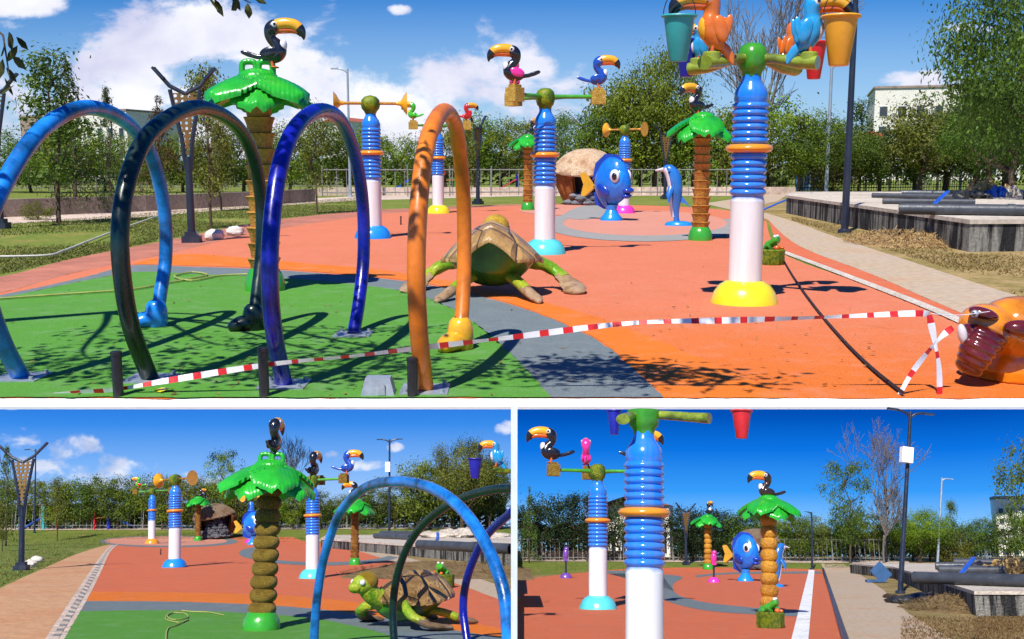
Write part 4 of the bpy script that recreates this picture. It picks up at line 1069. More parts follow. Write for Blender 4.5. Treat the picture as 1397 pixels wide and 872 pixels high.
# --- trees --------------------------------------------------------
def crown_mesh(kind, seed, mat):
    rnd = random.Random(seed * 77 + len(kind)); b = MB()
    cl = []
    if kind == 'round':
        for i in range(54):
            d = Vector((rnd.gauss(0, 1), rnd.gauss(0, 1), rnd.gauss(0, .9))).normalized() * (.45 + .55 * rnd.random() ** .5)
            cl.append((Vector((d.x * .40, d.y * .40, .57 + d.z * .40)), .05 + .05 * rnd.random(), 95))
        ls = .017
    elif kind == 'slender':
        for i in range(46):
            z = .26 + .74 * rnd.random(); w = .15 * (1 - abs(z - .5) * 1.3) + .02; a = rnd.random() * 6.28
            cl.append((Vector((w * math.cos(a) * rnd.random() ** .4, w * math.sin(a) * rnd.random() ** .4, z)), .035 + .03 * rnd.random(), 60))
        ls = .014
    elif kind == 'conifer':
        for i in range(80):
            z = .10 + .90 * rnd.random() ** 1.15; w = .30 * (1.02 - z) + .012; a = rnd.random() * 6.28; q = rnd.random() ** .4
            cl.append((Vector((w * math.cos(a) * q, w * math.sin(a) * q, z - .05 * q)), .02 + .05 * (1 - z), 26))
        ls = .018
    elif kind == 'wide':
        for i in range(90):
            d = Vector((rnd.gauss(0, 1), rnd.gauss(0, 1), rnd.gauss(0, .8))).normalized() * (.35 + .65 * rnd.random() ** .5)
            cl.append((Vector((d.x * .56, d.y * .5, .60 + d.z * .36)), .05 + .05 * rnd.random(), 210))
        ls = .0115
    else:      # loose
        for i in range(80):
            a = rnd.random() * 6.28; z = .22 + .7 * rnd.random(); w = (.10 + .34 * math.sin(math.pi * (z - .25) / .8)) * rnd.random() ** .5
            cl.append((Vector((w * math.cos(a), w * math.sin(a), z)), .03 + .035 * rnd.random(), 70))
        ls = .0125
    for c, s, n in cl:
        base = rnd.random() * .55 + .3
        for j in range(n):
            p = c + Vector((rnd.gauss(0, s), rnd.gauss(0, s), rnd.gauss(0, s * .75)))
            if p.z < .03: continue
            ax = ((p - c).normalized() * 1.5 + Vector((0, 0, .5)) + Vector((rnd.gauss(0, .6), rnd.gauss(0, .6), rnd.gauss(0, .5)))).normalized(); sd = ax.orthogonal().normalized()
            sd = (Matrix.Rotation(rnd.random() * 6.28, 3, ax) @ sd)
            L_ = ls * (.7 + .7 * rnd.random()); W_ = L_ * (.24 if kind == 'conifer' else .42)
            n2 = ax.cross(sd)
            b.add([p - sd * L_, p + n2 * W_ + ax * L_ * .12, p + sd * L_, p - n2 * W_ + ax * L_ * .12], [(0, 1, 2, 3)], 0, min(1, max(0, base + rnd.gauss(0, .16))))
    return b.mesh('crown', mat, None, tone=True, clean=False)
def trunk_mesh(kind, seed):
    rnd = random.Random(seed * 31 + 5); b = MB()
    top = {'round': .62, 'slender': .95, 'conifer': .96, 'wide': .6, 'loose': .85}[kind]
    r = {'round': .022, 'slender': .011, 'conifer': .016, 'wide': .028, 'loose': .014}[kind]
    pts = [Vector((rnd.gauss(0, .008) * i, rnd.gauss(0, .008) * i, top * i / 6)) for i in range(7)]
    b.tube(pts, [r * (1.25 - .95 * i / 6) for i in range(7)], 8)
    for i in range(9 if kind != 'conifer' else 4):
        k = rnd.randint(2, 5); a = rnd.random() * 6.28
        sp = {'round': .28, 'slender': .08, 'conifer': .1, 'wide': .40, 'loose': .2}[kind]
        p0 = pts[k]; p2 = p0 + Vector((math.cos(a) * sp, math.sin(a) * sp, .10 + .16 * rnd.random()))
        p1 = (p0 + p2) / 2 + Vector((0, 0, -.02))
        b.tube([p0, p1, p2], [r * .5, r * .35, r * .12], 6)
    return b.mesh('trunk', M['trunk'], 60)
LEAFMAT = {'round': 'leaf', 'slender': 'leaf_olive', 'conifer': 'leaf_conifer', 'wide': 'leaf_dark', 'loose': 'leaf'}
def tree(P, x, yb, yt, kind, label, seed=1, wide=1.0, mat=None, group='park trees', trunk=True, Y=None):
    p = P.G(x, yb) if Y is None else P.D(x, yb, Y)
    if Y is not None: p.z = P.gz(Y)
    h = (yb - yt) * P.mpp(p) if Y is None else (P.D(x, yt, Y).z - p.z)
    t = thing(P, 'conifer_tree' if kind == 'conifer' else 'tree', label, 'tree', p, seed * 1.7, (h * wide, h * wide, h), group)
    mk = mat or LEAFMAT[kind]
    v = seed % 3
    link('crown', shared(('crown', kind, v, mk), lambda: crown_mesh(kind, v + 1, M[mk])), t)
    link('trunk', shared(('tk', kind, v), lambda: trunk_mesh(kind, v + 1)), t)
    return t
def bare_tree(P, x, yb, yt, label, seed=3, spread=.5):
    p, h = at(P, x, yb, yt)
    t = thing(P, 'bare_tree', label, 'tree', p, 0, h, 'leafless trees')
    rnd = random.Random(seed); tb, bb = MB(), MB()
    def grow(b, p0, d, ln, r, depth):
        pts = [p0]; q = p0.copy()
        for i in range(4):
            d = (d + Vector((rnd.gauss(0, .09), rnd.gauss(0, .09), .05))).normalized(); q = q + d * ln / 4; pts.append(q.copy())
        b.tube(pts, [max(r * (1 - .11 * i), .0009) for i in range(5)], 7 if depth < 2 else 4, cap=False)
        if depth >= 5: return
        n = 4 if depth < 3 else 3
        for i in range(n):
            a = rnd.random() * 6.28; k = rnd.choice((2, 3, 4, 4))
            sd = d.orthogonal().normalized(); sd = Matrix.Rotation(a, 3, d) @ sd
            grow(bb, pts[k], (d + sd * (.40 + .30 * rnd.random()) * spread * 1.6).normalized(), ln * (.62 + .18 * rnd.random()), r * (.46 if i else .62), depth + 1)
    grow(tb, Vector((0, 0, 0)), Vector((.03, 0, 1)), .20, .0095, 0)
    for (dx, dy) in ((.24, .1), (-.30, 0), (.05, -.2)):
        grow(bb, Vector((.01, 0, .17)), Vector((dx, dy, 1)).normalized(), .22, .0065, 1)
    zm = max(v.z for v in tb.v + bb.v)
    for q in (tb, bb): q.v = [Vector((v.x / zm * .78, v.y / zm * .78, v.z / zm)) for v in q.v]
    tb.build('trunk', M['pale_trunk'], t, ang=80); bb.build('branches', M['pale_trunk'], t, ang=80)
    return t
def bush(P, x, yb, yt, label, seed=1, wide=1.6, mat='leaf', group='bushes'):
    p, h = at(P, x, yb, yt)
    t = thing(P, 'bush', label, 'bush', p, seed, (h * wide, h * wide, h * 1.1), group)
    me = shared(('bush', seed % 2, mat), lambda: crown_mesh('round', 20 + seed % 2, M[mat]))
    o = link('foliage', me, t); o.matrix_local = tr(0, 0, -.22) @ Matrix.Diagonal((1, 1, 1.15, 1))
    part('stem', seed % 2, lambda b: b.tube([(0, 0, 0), (.02, 0, .3), (0, .02, .55)], [.03, .022, .01], 7).tube([(0, 0, .1), (-.12, .05, .5)], [.02, .008], 6).tube([(0, 0, .1), (.12, -.05, .5)], [.02, .008], 6), M['trunk'], t)
    return t

# --- fence, wall, building, slide ------------------------------------
def fence(P, pts, h, label, posts=8, pick=60, mat=None, rails=2):
    """Picket fence along ground points."""
    mat = mat or M['wire_fence']
    o0 = Vector(pts[0])
    t = thing(P, 'fence', label, 'fence', o0, lean=False, group='park fences')
    q = [Vector(p) - o0 for p in pts]
    seg = [(q[i], q[i + 1]) for i in range(len(q) - 1)]
    tot = sum((b_ - a).length for a, b_ in seg)
    def along(s):
        s *= tot
        for a, b_ in seg:
            l = (b_ - a).length
            if s <= l + 1e-6: return a.lerp(b_, s / l)
            s -= l
        return seg[-1][1]
    b = MB()
    for i in range(pick):
        p = along((i + .5) / pick); b.box(p + Vector((0, 0, h * .5)), (.03, .03, h * .92))
    for r in range(rails):
        z = h * (.15 + .75 * r / max(1, rails - 1))
        for a, c in seg: b.tube([a + Vector((0, 0, z)), c + Vector((0, 0, z))], [.03, .03], 4)
    b.build('picket_panel', mat, t, ang=None)
    for i in range(posts + 1):
        p = along(i / posts); MB().box(p + Vector((0, 0, h * .52)), (.06, .06, h * 1.04)).build('post', mat, t, ang=None)
    return t
def low_wall(P, pts, h, th, label, mat=None):
    o0 = Vector(pts[0]); b = MB()
    pts = [Vector(p) - o0 for p in pts]
    for i in range(len(pts) - 1):
        a, c = pts[i], pts[i + 1]; d = (c - a); n = Vector((-d.y, d.x, 0)).normalized() * th
        b.add([a, c, c + n, a + n] + [v + Vector((0, 0, h)) for v in (a, c, c + n, a + n)], [(3, 2, 1, 0), (4, 5, 6, 7), (0, 1, 5, 4), (1, 2, 6, 5), (2, 3, 7, 6), (3, 0, 4, 7)])
    o = b.build('low_wall', mat or M['wall'], ang=None)
    tag(o, label, 'wall', 'low park walls'); return place(o, P, o0, lean=False)
def building(P, x0, x1, yt, Y, depth, label, mat, storeys=3, cols=6, roof=None, yb=None, yaw=-16):
    a, c = P.D(x0, yt, Y), P.D(x1, yt, Y)
    zb = P.gz(Y); h = a.z - zb; w = c.x - a.x
    t = thing(P, 'building', label, 'building', ((a.x + c.x) / 2, Y, zb), R(yaw), lean=False, group='far buildings')
    MB().box((0, depth / 2, h / 2), (w, depth, h)).build('wall', mat, t, ang=None)
    rb = MB()
    if roof is None: rb.box((0, depth / 2, h + .12), (w * 1.02, depth * 1.02, .22))
    else: rb.prism([(-w * .53, -.3, h + .003), (w * .53, -.3, h + .003), (0, -.3, h + w * .16)], (0, depth + .6, 0))
    rb.build('roof', roof or M['wall'], t, ang=None)
    for r in range(storeys):
        for k in range(cols):
            cx = -w / 2 + w * (k + .5) / cols; cz = h * (r + .45) / (storeys + .6); ww, wh = w / cols * .42, h / storeys * .42
            f = MB().box((cx, -.03, cz), (ww * 1.15, .06, wh * 1.12)).build('window', M['white_paint'], t, ang=None)
            MB().box((cx, -.065, cz), (ww, .03, wh)).build('pane', M['glass'], f, ang=None)
    return t
def slide(P, x, yb, yt, label, rz=0.0, frame='bk_teal', chute='blue_hose', group='playground slides'):
    p, h = at(P, x, yb, yt)
    t = thing(P, 'playground_slide', label, 'slide', p, rz, h, group)
    part('chute', chute, lambda b: b.tube(catmull([(.05, 0, .55), (-.3, 0, .42), (-.8, 0, .12), (-1.05, 0, .08)], 5), (.04, .20), 10, up=(0, 1, 0)), M[chute], t)
    part('platform', 0, lambda b: b.box((.3, 0, .5), (.6, .5, .06)), M['bark'], t, ang=None)
    part('arch_frame', frame, lambda b: b.tube(catmull([(.02, -.26, .5), (.02, -.26, .85), (.02, 0, 1.0), (.02, .26, .85), (.02, .26, .5)], 5), .05, 8).box((.02, -.26, .25), (.1, .08, .5)).box((.02, .26, .25), (.1, .08, .5)), M[frame], t)
    for (sx, sy) in ((.58, .24), (.58, -.24)):
        part('post', (sx, sy), lambda b: b.tube([(sx, sy, 0), (sx, sy, 1.0)], [.035, .035], 8), M['bk_red'], t)
    return t

def treeline(P, x0, x1, Y, tops, label, seed, mat='leaf_dark', n=15000):
    """Far wood behind the separate trees: one leafy mass."""
    rnd = random.Random(seed); b = MB(); z0 = P.gz(Y)
    for i in range(n):
        x = rnd.uniform(x0, x1); zt = P.D(x, top_at(tops, x) + 10 * mnoise.noise(Vector((x * .05, seed, 0))), Y).z
        p = P.D(x, 500, Y); p.z = z0 + (zt - z0) * rnd.random() ** .8; p.y += rnd.uniform(0, 2.5)
        ax = (Vector((0, -.5, .9)) + Vector((rnd.gauss(0, .6), rnd.gauss(0, .6), rnd.gauss(0, .5)))).normalized(); s = ax.orthogonal().normalized() * rnd.uniform(.12, .3); q = ax.cross(s) * .5
        b.add([p - s, p + q, p + s, p - q], [(0, 1, 2, 3)], 0, min(1, max(0, .42 + .45 * mnoise.noise(p * .5) + rnd.gauss(0, .2))))
    o = b.build('treeline', M[mat], ang=None, tone=True, clean=False); o['kind'] = 'stuff'; tag(o, label, 'wood')
    return place(o, P, lean=False)
def top_at(pf, x):
    for (a, b_), (c, d_) in zip(pf, pf[1:]):
        if a <= x <= c: return b_ + (d_ - b_) * (x - a) / (c - a)
    return pf[-1][1] if x > pf[0][0] else pf[0][1]
# ================================================================== UPPER PLOT
def tip(p, h, ang, ln, z): return Vector(p) + Vector((math.cos(ang) * ln, math.sin(ang) * ln, z)) * h
def solo(P, b, name, mats, label, cat, group=None, ang=42, org=None, **kw):
    o0 = Vector(org) if org is not None else Vector((0, 0, 0))
    if org is not None: b.v = [v - o0 for v in b.v]
    o = b.build(name, mats, ang=ang, **kw); tag(o, label, cat, group)
    return place(o, P, o0, lean=False)
# hoops
ap = arch_path(U, [(30, 517), (3, 465), (-19, 395), (-19, 315), (10, 243), (58, 176), (118, 147), (172, 167), (207, 215), (224, 285), (226, 350), (219, 400), (214, 436)], 0, 0, (30, 517), (216, 446))
arch(U, ap, .066, M['blue_arch'], 'mottled sky blue hoop, its left leg out of the picture, boot nozzle on green floor', plate=(True, False), boot=(M['baseblue'], -1, R(205), .235))
ap = arch_path(U, [(206, 519), (180, 450), (167, 380), (164, 310), (176, 240), (206, 180), (265, 147), (315, 165), (343, 207), (356, 270), (357, 340), (351, 400), (346, 440)], 0, 0, (206, 519), (345, 452))
arch(U, ap, .064, M['darkgreen_arch'], 'near black dark green hoop standing between the sky blue and royal blue hoops', plate=(True, False), boot=(M['darkgreen_arch'], -1, R(208), .225))
ap = arch_path(U, [(388, 527), (374, 455), (368, 380), (371, 300), (383, 222), (405, 172), (436, 151), (465, 165), (485, 215), (495, 280), (496, 350), (490, 410), (482, 457)], 0, 0, (388, 527), (482, 458))
arch(U, ap, .062, M['navy_arch'], 'royal blue hoop bolted down on two plates, white tape on one leg', plate=(True, True))
ap = arch_path(U, [(580, 534), (572, 460), (568, 380), (570, 300), (577, 225), (588, 178), (606, 152), (621, 172), (629, 225), (633, 290), (633, 370), (630, 430), (628, 450)], 0, 0, (580, 534), (650, 452))
arch(U, ap, .064, M['orange_arch'], 'tall narrow orange hoop with an amber boot nozzle in front of the turtle', plate=(True, False), boot=(M['amber'], -1, R(235), .25))
# near palm with toucan
pp, ph = at(U, 362, 397, 104)
trunk_mats_split['near'] = 1
tp, p, h = palm(U, 362, 397, 101, 'bright green fibreglass palm shower with black toucan on top, behind the royal blue hoop', 80, trunk=('cups', 12, .062), drop=.42, trunk_mats=[M['bark']])
toucan(U, U.D(372, 93, p.y), 63 * U.mpp(p), 0, 'large black toucan with orange beak on the nearest palm, facing right')
# far palms
tp, p, h = palm(U, 955, 328, 156, 'smaller palm shower with brown trunk left of the big bucket pillar', 47, handle=False, drop=.55, trunk=('cups', 13, .064), nfr=7)
toucan(U, U.D(951, 156, p.y), 40 * U.mpp(p), R(205), 'white breasted toucan on the small palm beside the bucket pillar')
tp, p, h = palm(U, 720, 287, 185, 'distant palm shower half hidden behind the white perch pillar', 26, handle=False, drop=.5, nfr=7)
toucan(U, U.D(727, 186, p.y), 24 * U.mpp(p), R(-60), 'tiny orange beaked toucan on the half hidden palm', wing='black')
# pillars
pillar(U, 509, 325, 134, M['baseblue'], 'horn pillar with azure base behind the royal blue hoop', rz=R(8))
pillar(U, 598, 291, 167, M['yellow'], 'distant pillar with yellow base seen through the orange hoop', top='thin', arms=((R(10), .29), (R(200), .24)))
q = U.G(598, 291); hh = 124 * U.mpp(q)
toucan(U, tip(q, hh, R(10), .32, 1.0), 24 * U.mpp(q), R(20), 'small red bird on the distant yellow based pillar', body='red', chest='red', wing='red')
toucan(U, tip(q, hh, R(200), .27, 1.0), 24 * U.mpp(q), R(160), 'small green bird on the distant yellow based pillar', body='parrot_green', chest='beak', wing='parrot_green')
t, p, h = pillar(U, 743, 346, 125, M['turq'], 'pillar with turquoise base and thin arms carrying toucans', top='thin', arms=((R(2), .29), (R(232), .27), (R(130), .27)))
toucan(U, tip(p, h, R(2), .315, 1.0), 42 * U.mpp(p), R(-4), 'royal blue toucan on the right arm of the turquoise based pillar, facing right', body='toucan_blue')
toucan(U, tip(p, h, R(232), .30, 1.0), 50 * U.mpp(p), R(186), 'black toucan with pink wings on the left arm of the turquoise based pillar', wing='pink')
toucan(U, tip(p, h, R(130), .29, 1.0), 42 * U.mpp(p), R(100), 'bright pink bird behind the left toucan of the turquoise based pillar', body='pink', chest='pink', wing='pink', tail='brownblack')
A4 = (R(-32), R(214), R(35), R(150))
t, p, h = pillar(U, 1015, 413, 68, M['yellow'], 'largest pillar, yellow base, thick bamboo arms with buckets', top='thick', arms=tuple((a, .25) for a in A4))
mp = U.mpp(p)
upright_bird(U, tip(p, h, A4[1], .215, .938), 80 * mp, R(184), 'orange bird with raised wing stubs holding the teal pail', 'orange', 'beak', 'orange')
upright_bird(U, tip(p, h, A4[0], .215, .938), 76 * mp, R(-4), 'sky blue bird with pale breast holding the mustard yellow pail', 'sky', 'white', 'sky')
upright_bird(U, tip(p, h, A4[3], .215, .938), 50 * mp, R(172), 'blue and white bird mostly hidden behind the teal pail', 'sky', 'white', 'sky')
upright_bird(U, tip(p, h, A4[2], .215, .938), 54 * mp, R(12), 'orange bird behind the sky blue bird, above the red pail', 'orange', 'beak', 'orange')
Yn, Yf = p.y - .16 * h, p.y + .14 * h
bucket(U, U.D(925, 84, Yn), 57 * mp, 'teal pail hanging from the orange bird', 'teal', tilt=R(3))
bucket(U, U.D(1144, 90, Yn), 62 * mp, 'mustard yellow pail hanging from the sky blue bird', 'yellow')
bucket(U, U.D(936, 105, Yf), 50 * mp, 'navy blue pail half hidden behind the teal pail', 'navy', wide=.75)
bucket(U, U.D(1110, 108, Yf), 50 * mp, 'red pail hanging left of the mustard yellow pail', 'red', wide=.75)
pillar(U, 851, 291, 172, M['magenta'], 'distant horn pillar with magenta base behind the blue fish', rz=R(-38))
# figures
shell_cave(U, U.G(801, 279), 84 * U.mpp(U.G(801, 279)), R(22), 'tan roofed shell grotto with grey stones behind the blue fish')
q = U.G(834, 301); fish(U, q, 90 * U.mpp(q), R(-42), 'round blue fish figure on a pale blue stand in front of the grotto')
q = U.G(918, 308); dolphin(U, q, 84 * U.mpp(q), R(-12), 'upright blue dolphin figure with pale belly near the small palm')
q = U.G(1051, 361); frog_stump(U, q, 40 * U.mpp(q), R(-40), 'green frog on a leafy stump right of the yellow based pillar')
q = U.G(672, 401); turtle(U, q, 150 * U.mpp(q), R(-2), 'big brown shelled turtle seen from behind, flippers spread on the salmon floor')
# lamps and poles
v_lamp(U, 262, 331, 99, 'forked park lamp with bronze lattice beside the two boulders', R(6))
v_lamp(U, 1, 312, 106, 'forked park lamp cut by the left edge above the lawn', R(4))
v_lamp(U, 652, 279, 160, 'slim forked park lamp right of the orange hoop', R(60))
v_lamp(U, 907, 272, 172, 'far forked park lamp just left of the small palm', R(10))
pole_lamp(U, 478, 269, 98, 'thin grey street light far behind the horn pillar', M['grey_steel'], -1, 1.7)
pole_lamp(U, 1152, 318, -46, 'tall dark light pole beside the concrete platform', M['dark_steel'], 1, 4.2, twin=True)
pole_lamp(U, 1127, 264, 92, 'pale grey street light left of the tall dark pole', M['grey_steel'], 1, 2.3)
for (x, yb, w, hgt, l) in ((293, 327, 27, 14, 'pale flat boulder nearest the forked lamp'), (321, 321, 25, 12, 'second pale boulder, right of the one by the lamp')):
    q = U.G(x, yb); m_ = U.mpp(q)
    solo(U, MB().ell(q + Vector((0, 0, hgt * m_ * .42)), (w * m_ / 2, w * m_ / 2.4, hgt * m_ * .62), wob=.25, seed=x), 'boulder', M['stone'], l, 'boulder', 'pale boulders by the lamps', org=q)
# platform with pipes
def platform(P, base, h, label):
    o0 = Vector(base[0]); q = [Vector((b.x, b.y, 0)) - o0 for b in base]; n = len(q)
    t = thing(P, 'concrete_platform', label, 'platform', o0, lean=False, group='concrete platforms')
    b = MB(); b.add(q + [v + Vector((0, 0, h - .08)) for v in q], [tuple(range(n))[::-1]] + [(i, (i + 1) % n, n + (i + 1) % n, n + i) for i in range(n)])
    b.build('base', M['stained'], t, ang=None)
    c = sum(q, Vector()) / n
    q2 = [v + (v - c).normalized() * .04 for v in q]
    b = MB(); b.add([v + Vector((0, 0, h - .08)) for v in q2] + [v + Vector((0, 0, h)) for v in q2], [tuple(range(n))[::-1], tuple(range(n, 2 * n))] + [(i, (i + 1) % n, n + (i + 1) % n, n + i) for i in range(n)])
    b.build('slab', M['slab'], t, ang=None)
    return t
A, B = U.G(1321, 344), U.G(1072, 291)
platform(U, [A, Vector((A.x + 13, A.y + 1.2, 0)), Vector((A.x + 17, 39, 0)), Vector((B.x + 1.5, 39, 0)), B], .60, 'long concrete platform with black streaked sides at the right edge')
def lay_pipe(P, a, c, r, label, mat=None, group='dark pipes on the platforms', name='drain_pipe'):
    a, c = Vector(a), Vector(c); d = (c - a)
    b = MB().tube([a, a + d * .5, c], r, 14, cap=False).tube([c, a + d * .5, a], r * .86, 14, cap=False)
    for k in (0.0, 1.0):
        e = a + d * k; u = d.normalized() * (.04 if k == 0 else -.04)
        b.tube([e, e + u], [r * 1.04, r * 1.04], 14, cap=False)
    b.tube([a + d * .62, a + d * .66], [r * 1.1, r * 1.1], 14)
    return solo(P, b, name, mat or M['pipe'], label, 'pipe', group, org=a, clean=False)
zt = .60
for (x0, y0, x1, y1, r, l) in ((1226, 278, 1470, 281, .115, 'thickest dark pipe, nearest on the concrete platform'), (1222, 277, 1232, 278, .10, None), (1204, 270, 1330, 271, .075, 'dark pipe second from the front on the platform'),
                               (1190, 262, 1300, 264, .075, 'long thin dark pipe reaching furthest left on the platform'), (1230, 257.5, 1340, 258.5, .10, 'dark pipe at the back of the platform')):
    if l: lay_pipe(U, U.G(x0, y0 + r * 60, zt + r), U.G(x1, y1 + r * 60, zt + r), r, l)
q = U.G(1240, 322); solo(U, MB().tube(catmull([q, U.D(1255, 298, q.y + .2), U.D(1275, 278, q.y + 1.2), U.D(1292, 262, q.y + 2.4)], 4), (.075, .03), 8), 'blue_hose', M['blue_hose'], 'bright blue flat hose hanging over the platform edge', 'hose', org=q)
q = U.G(1040, 288); solo(U, MB().tube(catmull([q + Vector((0, 0, .03)), U.D(1075, 272, q.y), U.D(1105, 264.5, q.y + 1)], 4), (.12, .03), 8), 'blue_hose', M['blue_hose'], 'blue strip draped on the far corner of the platform', 'hose', org=q)
def heap(P, c, w, d, h, seed, name, mat, label, cat, n=14, group=None):
    rnd = random.Random(seed); b = MB()
    for i in range(n):
        x, y = rnd.gauss(0, .28), rnd.gauss(0, .25); s = 1 - min(1, math.hypot(x, y))
        b.ell(Vector(c) + Vector((x * w, y * d, h * .3 * s)), (w * .2 * (.6 + rnd.random()), d * .2, h * (.28 + .4 * rnd.random() * s)), zrot(rnd.random() * 3).to_3x3(), 10, 7, wob=.6, seed=seed * 50 + i)
    return solo(P, b, name, mat, label, cat, group, org=c, ang=60)
heap(U, U.G(1312, 271, zt), 1.2, .9, .34, 3, 'tarpaulin_heap', M['tarp'], 'crumpled black tarpaulin among the pipes on the platform', 'tarpaulin')
heap(U, U.G(1345, 268, zt), 1.1, .9, .62, 5, 'sack_heap', M['sack'], 'ochre sacks heaped behind the pipes on the platform', 'sacks')
heap(U, U.G(1385, 268, zt), 1.3, .8, .40, 6, 'rubble_heap', M['slab'], 'pale rubble heap at the right edge of the platform', 'rubble')
heap(U, U.G(1362, 269, zt), .5, .4, .5, 9, 'blue_sheet', M['blue_hose'], 'scrunched blue plastic sheet beside the ochre sacks', 'plastic sheet', n=6)
def straw_mound(P, c, w, d, h, seed, label):
    rnd = random.Random(seed); b = MB(); N = 20
    for i in range(N + 1):
        for k in range(N + 1):
            u, v = -1 + 2 * k / N, -1 + 2 * i / N
            z = max(0, 1 - u * u) * max(0, 1 - v * v) * (.7 + .5 * mnoise.noise(Vector((u * 3 + seed, v * 3, 0)))) * h
            b.v.append(Vector(c) + Vector((u * w, v * d, z - .01)))
    n = N + 1
    for i in range(N):
        for k in range(N): b.f.append([i * n + k, i * n + k + 1, (i + 1) * n + k + 1, (i + 1) * n + k]); b.mi.append(0); b.tone.append(.5)
    for i in range(1500):
        u, v = rnd.uniform(-1, 1), rnd.uniform(-1, 1)
        if u * u + v * v > 1.05: continue
        z = max(0, 1 - u * u) * max(0, 1 - v * v) * .8 * h
        p = Vector(c) + Vector((u * w * 1.08, v * d * 1.08, z + rnd.random() * .05)); a = rnd.random() * 6.28
        t = Vector((math.cos(a), math.sin(a), rnd.uniform(-.4, .6))) * rnd.uniform(.05, .14); s = Vector((-t.y, t.x, 0)).normalized() * .006
        b.add([p - t - s, p - t + s, p + t + s, p + t - s], [(0, 1, 2, 3)])
    o = solo(P, b, 'straw', M['straw'], label, 'straw', org=c, ang=60, clean=False); o['kind'] = 'stuff'; return o
straw_mound(U, U.G(1232, 332), 1.05, 1.3, .30, 2, 'loose heap of dry straw at the foot of the platform')
# barrier tape, stakes, cables
YT = EDGE + .12
def tape(P, pix, label, w=.022, every=.17, ratio=.42, Y=YT, group='red and white barrier tapes'):
    pts = catmull([P.D(x, y, Y + (dy if len(q) > 2 else 0)) for q in pix for x, y, dy in [(q[0], q[1], q[2] if len(q) > 2 else 0)]], 26)
    b = MB(); s = 0; pw, ptw = w, Vector()
    for i in range(len(pts) - 1):
        a, c = pts[i], pts[i + 1]; d = (c - a); n = Vector((-d.z, 0, d.x)).normalized() if abs(d.x) + abs(d.z) > 1e-6 else Vector((0, 0, 1))
        ww = w * (.78 + .22 * math.sin(i * .11 + 1.3 * math.sin(i * .031))); tw = Vector((0, .009 * math.sin(i * .06 + 2 * math.sin(i * .023)), 0))
        mi = 1 if (s % every) < every * ratio else 0
        s += d.length
        b.add([a - n * pw + ptw, c - n * ww + tw, c + n * ww - tw, a + n * pw - ptw], [(0, 1, 2, 3)], mi)
        b.add([v + Vector((0, .0015, 0)) for v in (a - n * pw + ptw, a + n * pw - ptw, c + n * ww - tw, c - n * ww + tw)], [(0, 1, 2, 3)], mi)
        pw, ptw = ww, tw
    return solo(P, b, 'barrier_tape', [M['tape_white'], M['tape_red']], label, 'barrier tape', group, ang=None, org=pts[0], clean=False)
tape(U, [(60, 541), (160, 531), (230, 519), (370, 497), (480, 486), (563, 476), (640, 467), (700, 460), (860, 441), (1000, 437), (1120, 433), (1235, 428), (1268, 428)], 'long red and white barrier tape stretched across the hoops and orange floor', every=.175, ratio=.36)
tape(U, [(1268, 430), (1275, 465), (1281, 500), (1282, 541)], 'red and white tape hanging straight down near the orange beast', every=.26, ratio=.2)
tape(U, [(1300, 447), (1285, 459), (1262, 485), (1242, 512), (1226, 541)], 'red and white tape slanting down to the left near the orange beast', every=.2, ratio=.25)
for (x, yt_, l) in ((162, 479, 'black iron stake in front of the dark green hoop'), (361, 474, 'black iron stake in front of the royal blue hoop'), (563, 487, 'black iron stake in front of the orange hoop')):
    q = U.D(x, 545, EDGE + .04); q.z = 0; z = U.D(x, yt_, EDGE + .04).z
    solo(U, MB().lathe([(.036, 0), (.036, z - .03), (.04, z - .028), (.04, z - .006), (.03, z), (0, z)], 14, M=Matrix.Translation(q)), 'stake', M['black_iron'], l, 'stake', 'black stakes holding the tape', org=q)
q = U.D(517, 545, EDGE + .12); q.z = 0
solo(U, MB().box(q + Vector((0, 0, .065)), (.24, .16, .13), taper=.72).box(q + Vector((.03, -.083, .06)), (.05, .01, .09), taper=.8), 'junction_box', M['grey_steel'], 'squat grey metal box on the green floor edge left of the orange hoop', 'junction box', org=q, ang=30)
def line_on_ground(P, pix, r, name, mat, label, cat, z=.02, n=6, group=None):
    pts = catmull([P.G(x, y) + Vector((0, 0, r + z)) for x, y in pix], n)
    return solo(P, MB().tube(pts, r, 6), name, mat, label, cat, group, org=pts[0])
line_on_ground(U, [(0, 411), (100, 404), (180, 398), (225, 390), (262, 383), (283, 378), (262, 374.5), (238, 380), (262, 386), (300, 379), (346, 377)], .014, 'garden_hose', M['yellow_hose'], 'thin pale yellow hose lying across the green floor', 'hose')
line_on_ground(U, [(-40, 356), (60, 354), (88, 347), (120, 334), (152, 321), (185, 309), (228, 293)], .02, 'rope', M['rope'], 'off white rope lying across the left lawn', 'rope', z=.05)
line_on_ground(U, [(1066, 352), (1082, 380), (1110, 420), (1150, 468), (1190, 508), (1232, 542)], .012, 'cable', M['cable'], 'dark cable running over the orange floor under the tape', 'cable')
q = U.G(547, 307); solo(U, MB().tube([q, q + Vector((0, 0, .22))], [.02, .018], 8).ell(q + Vector((0, 0, .22)), .025, seg=8, rings=6), 'peg', M['black_iron'], 'short dark peg on the salmon floor right of the horn pillar', 'peg', org=q)
q = U.G(222, 537); solo(U, MB().prism([q + Vector((.0, -.05, .02)), q + Vector((.05, -.01, .035)), q + Vector((.07, .05, .02)), q + Vector((-.02, .05, .03)), q + Vector((-.06, .0, .02))], (0, 0, .004)), 'fallen_leaf', M['yellow'], 'yellow fallen leaf on the green floor by the dark green hoop', 'leaf', org=q, ang=None)
q = U.D(1270, 428, YT); solo(U, MB().tube(catmull([q, U.D(1310, 430, YT + .05), U.D(1350, 425, YT + .2)], 4), .003, 6), 'string', M['tape_white'], 'thin white string tied from the tape corner to the orange beast', 'string', org=q)
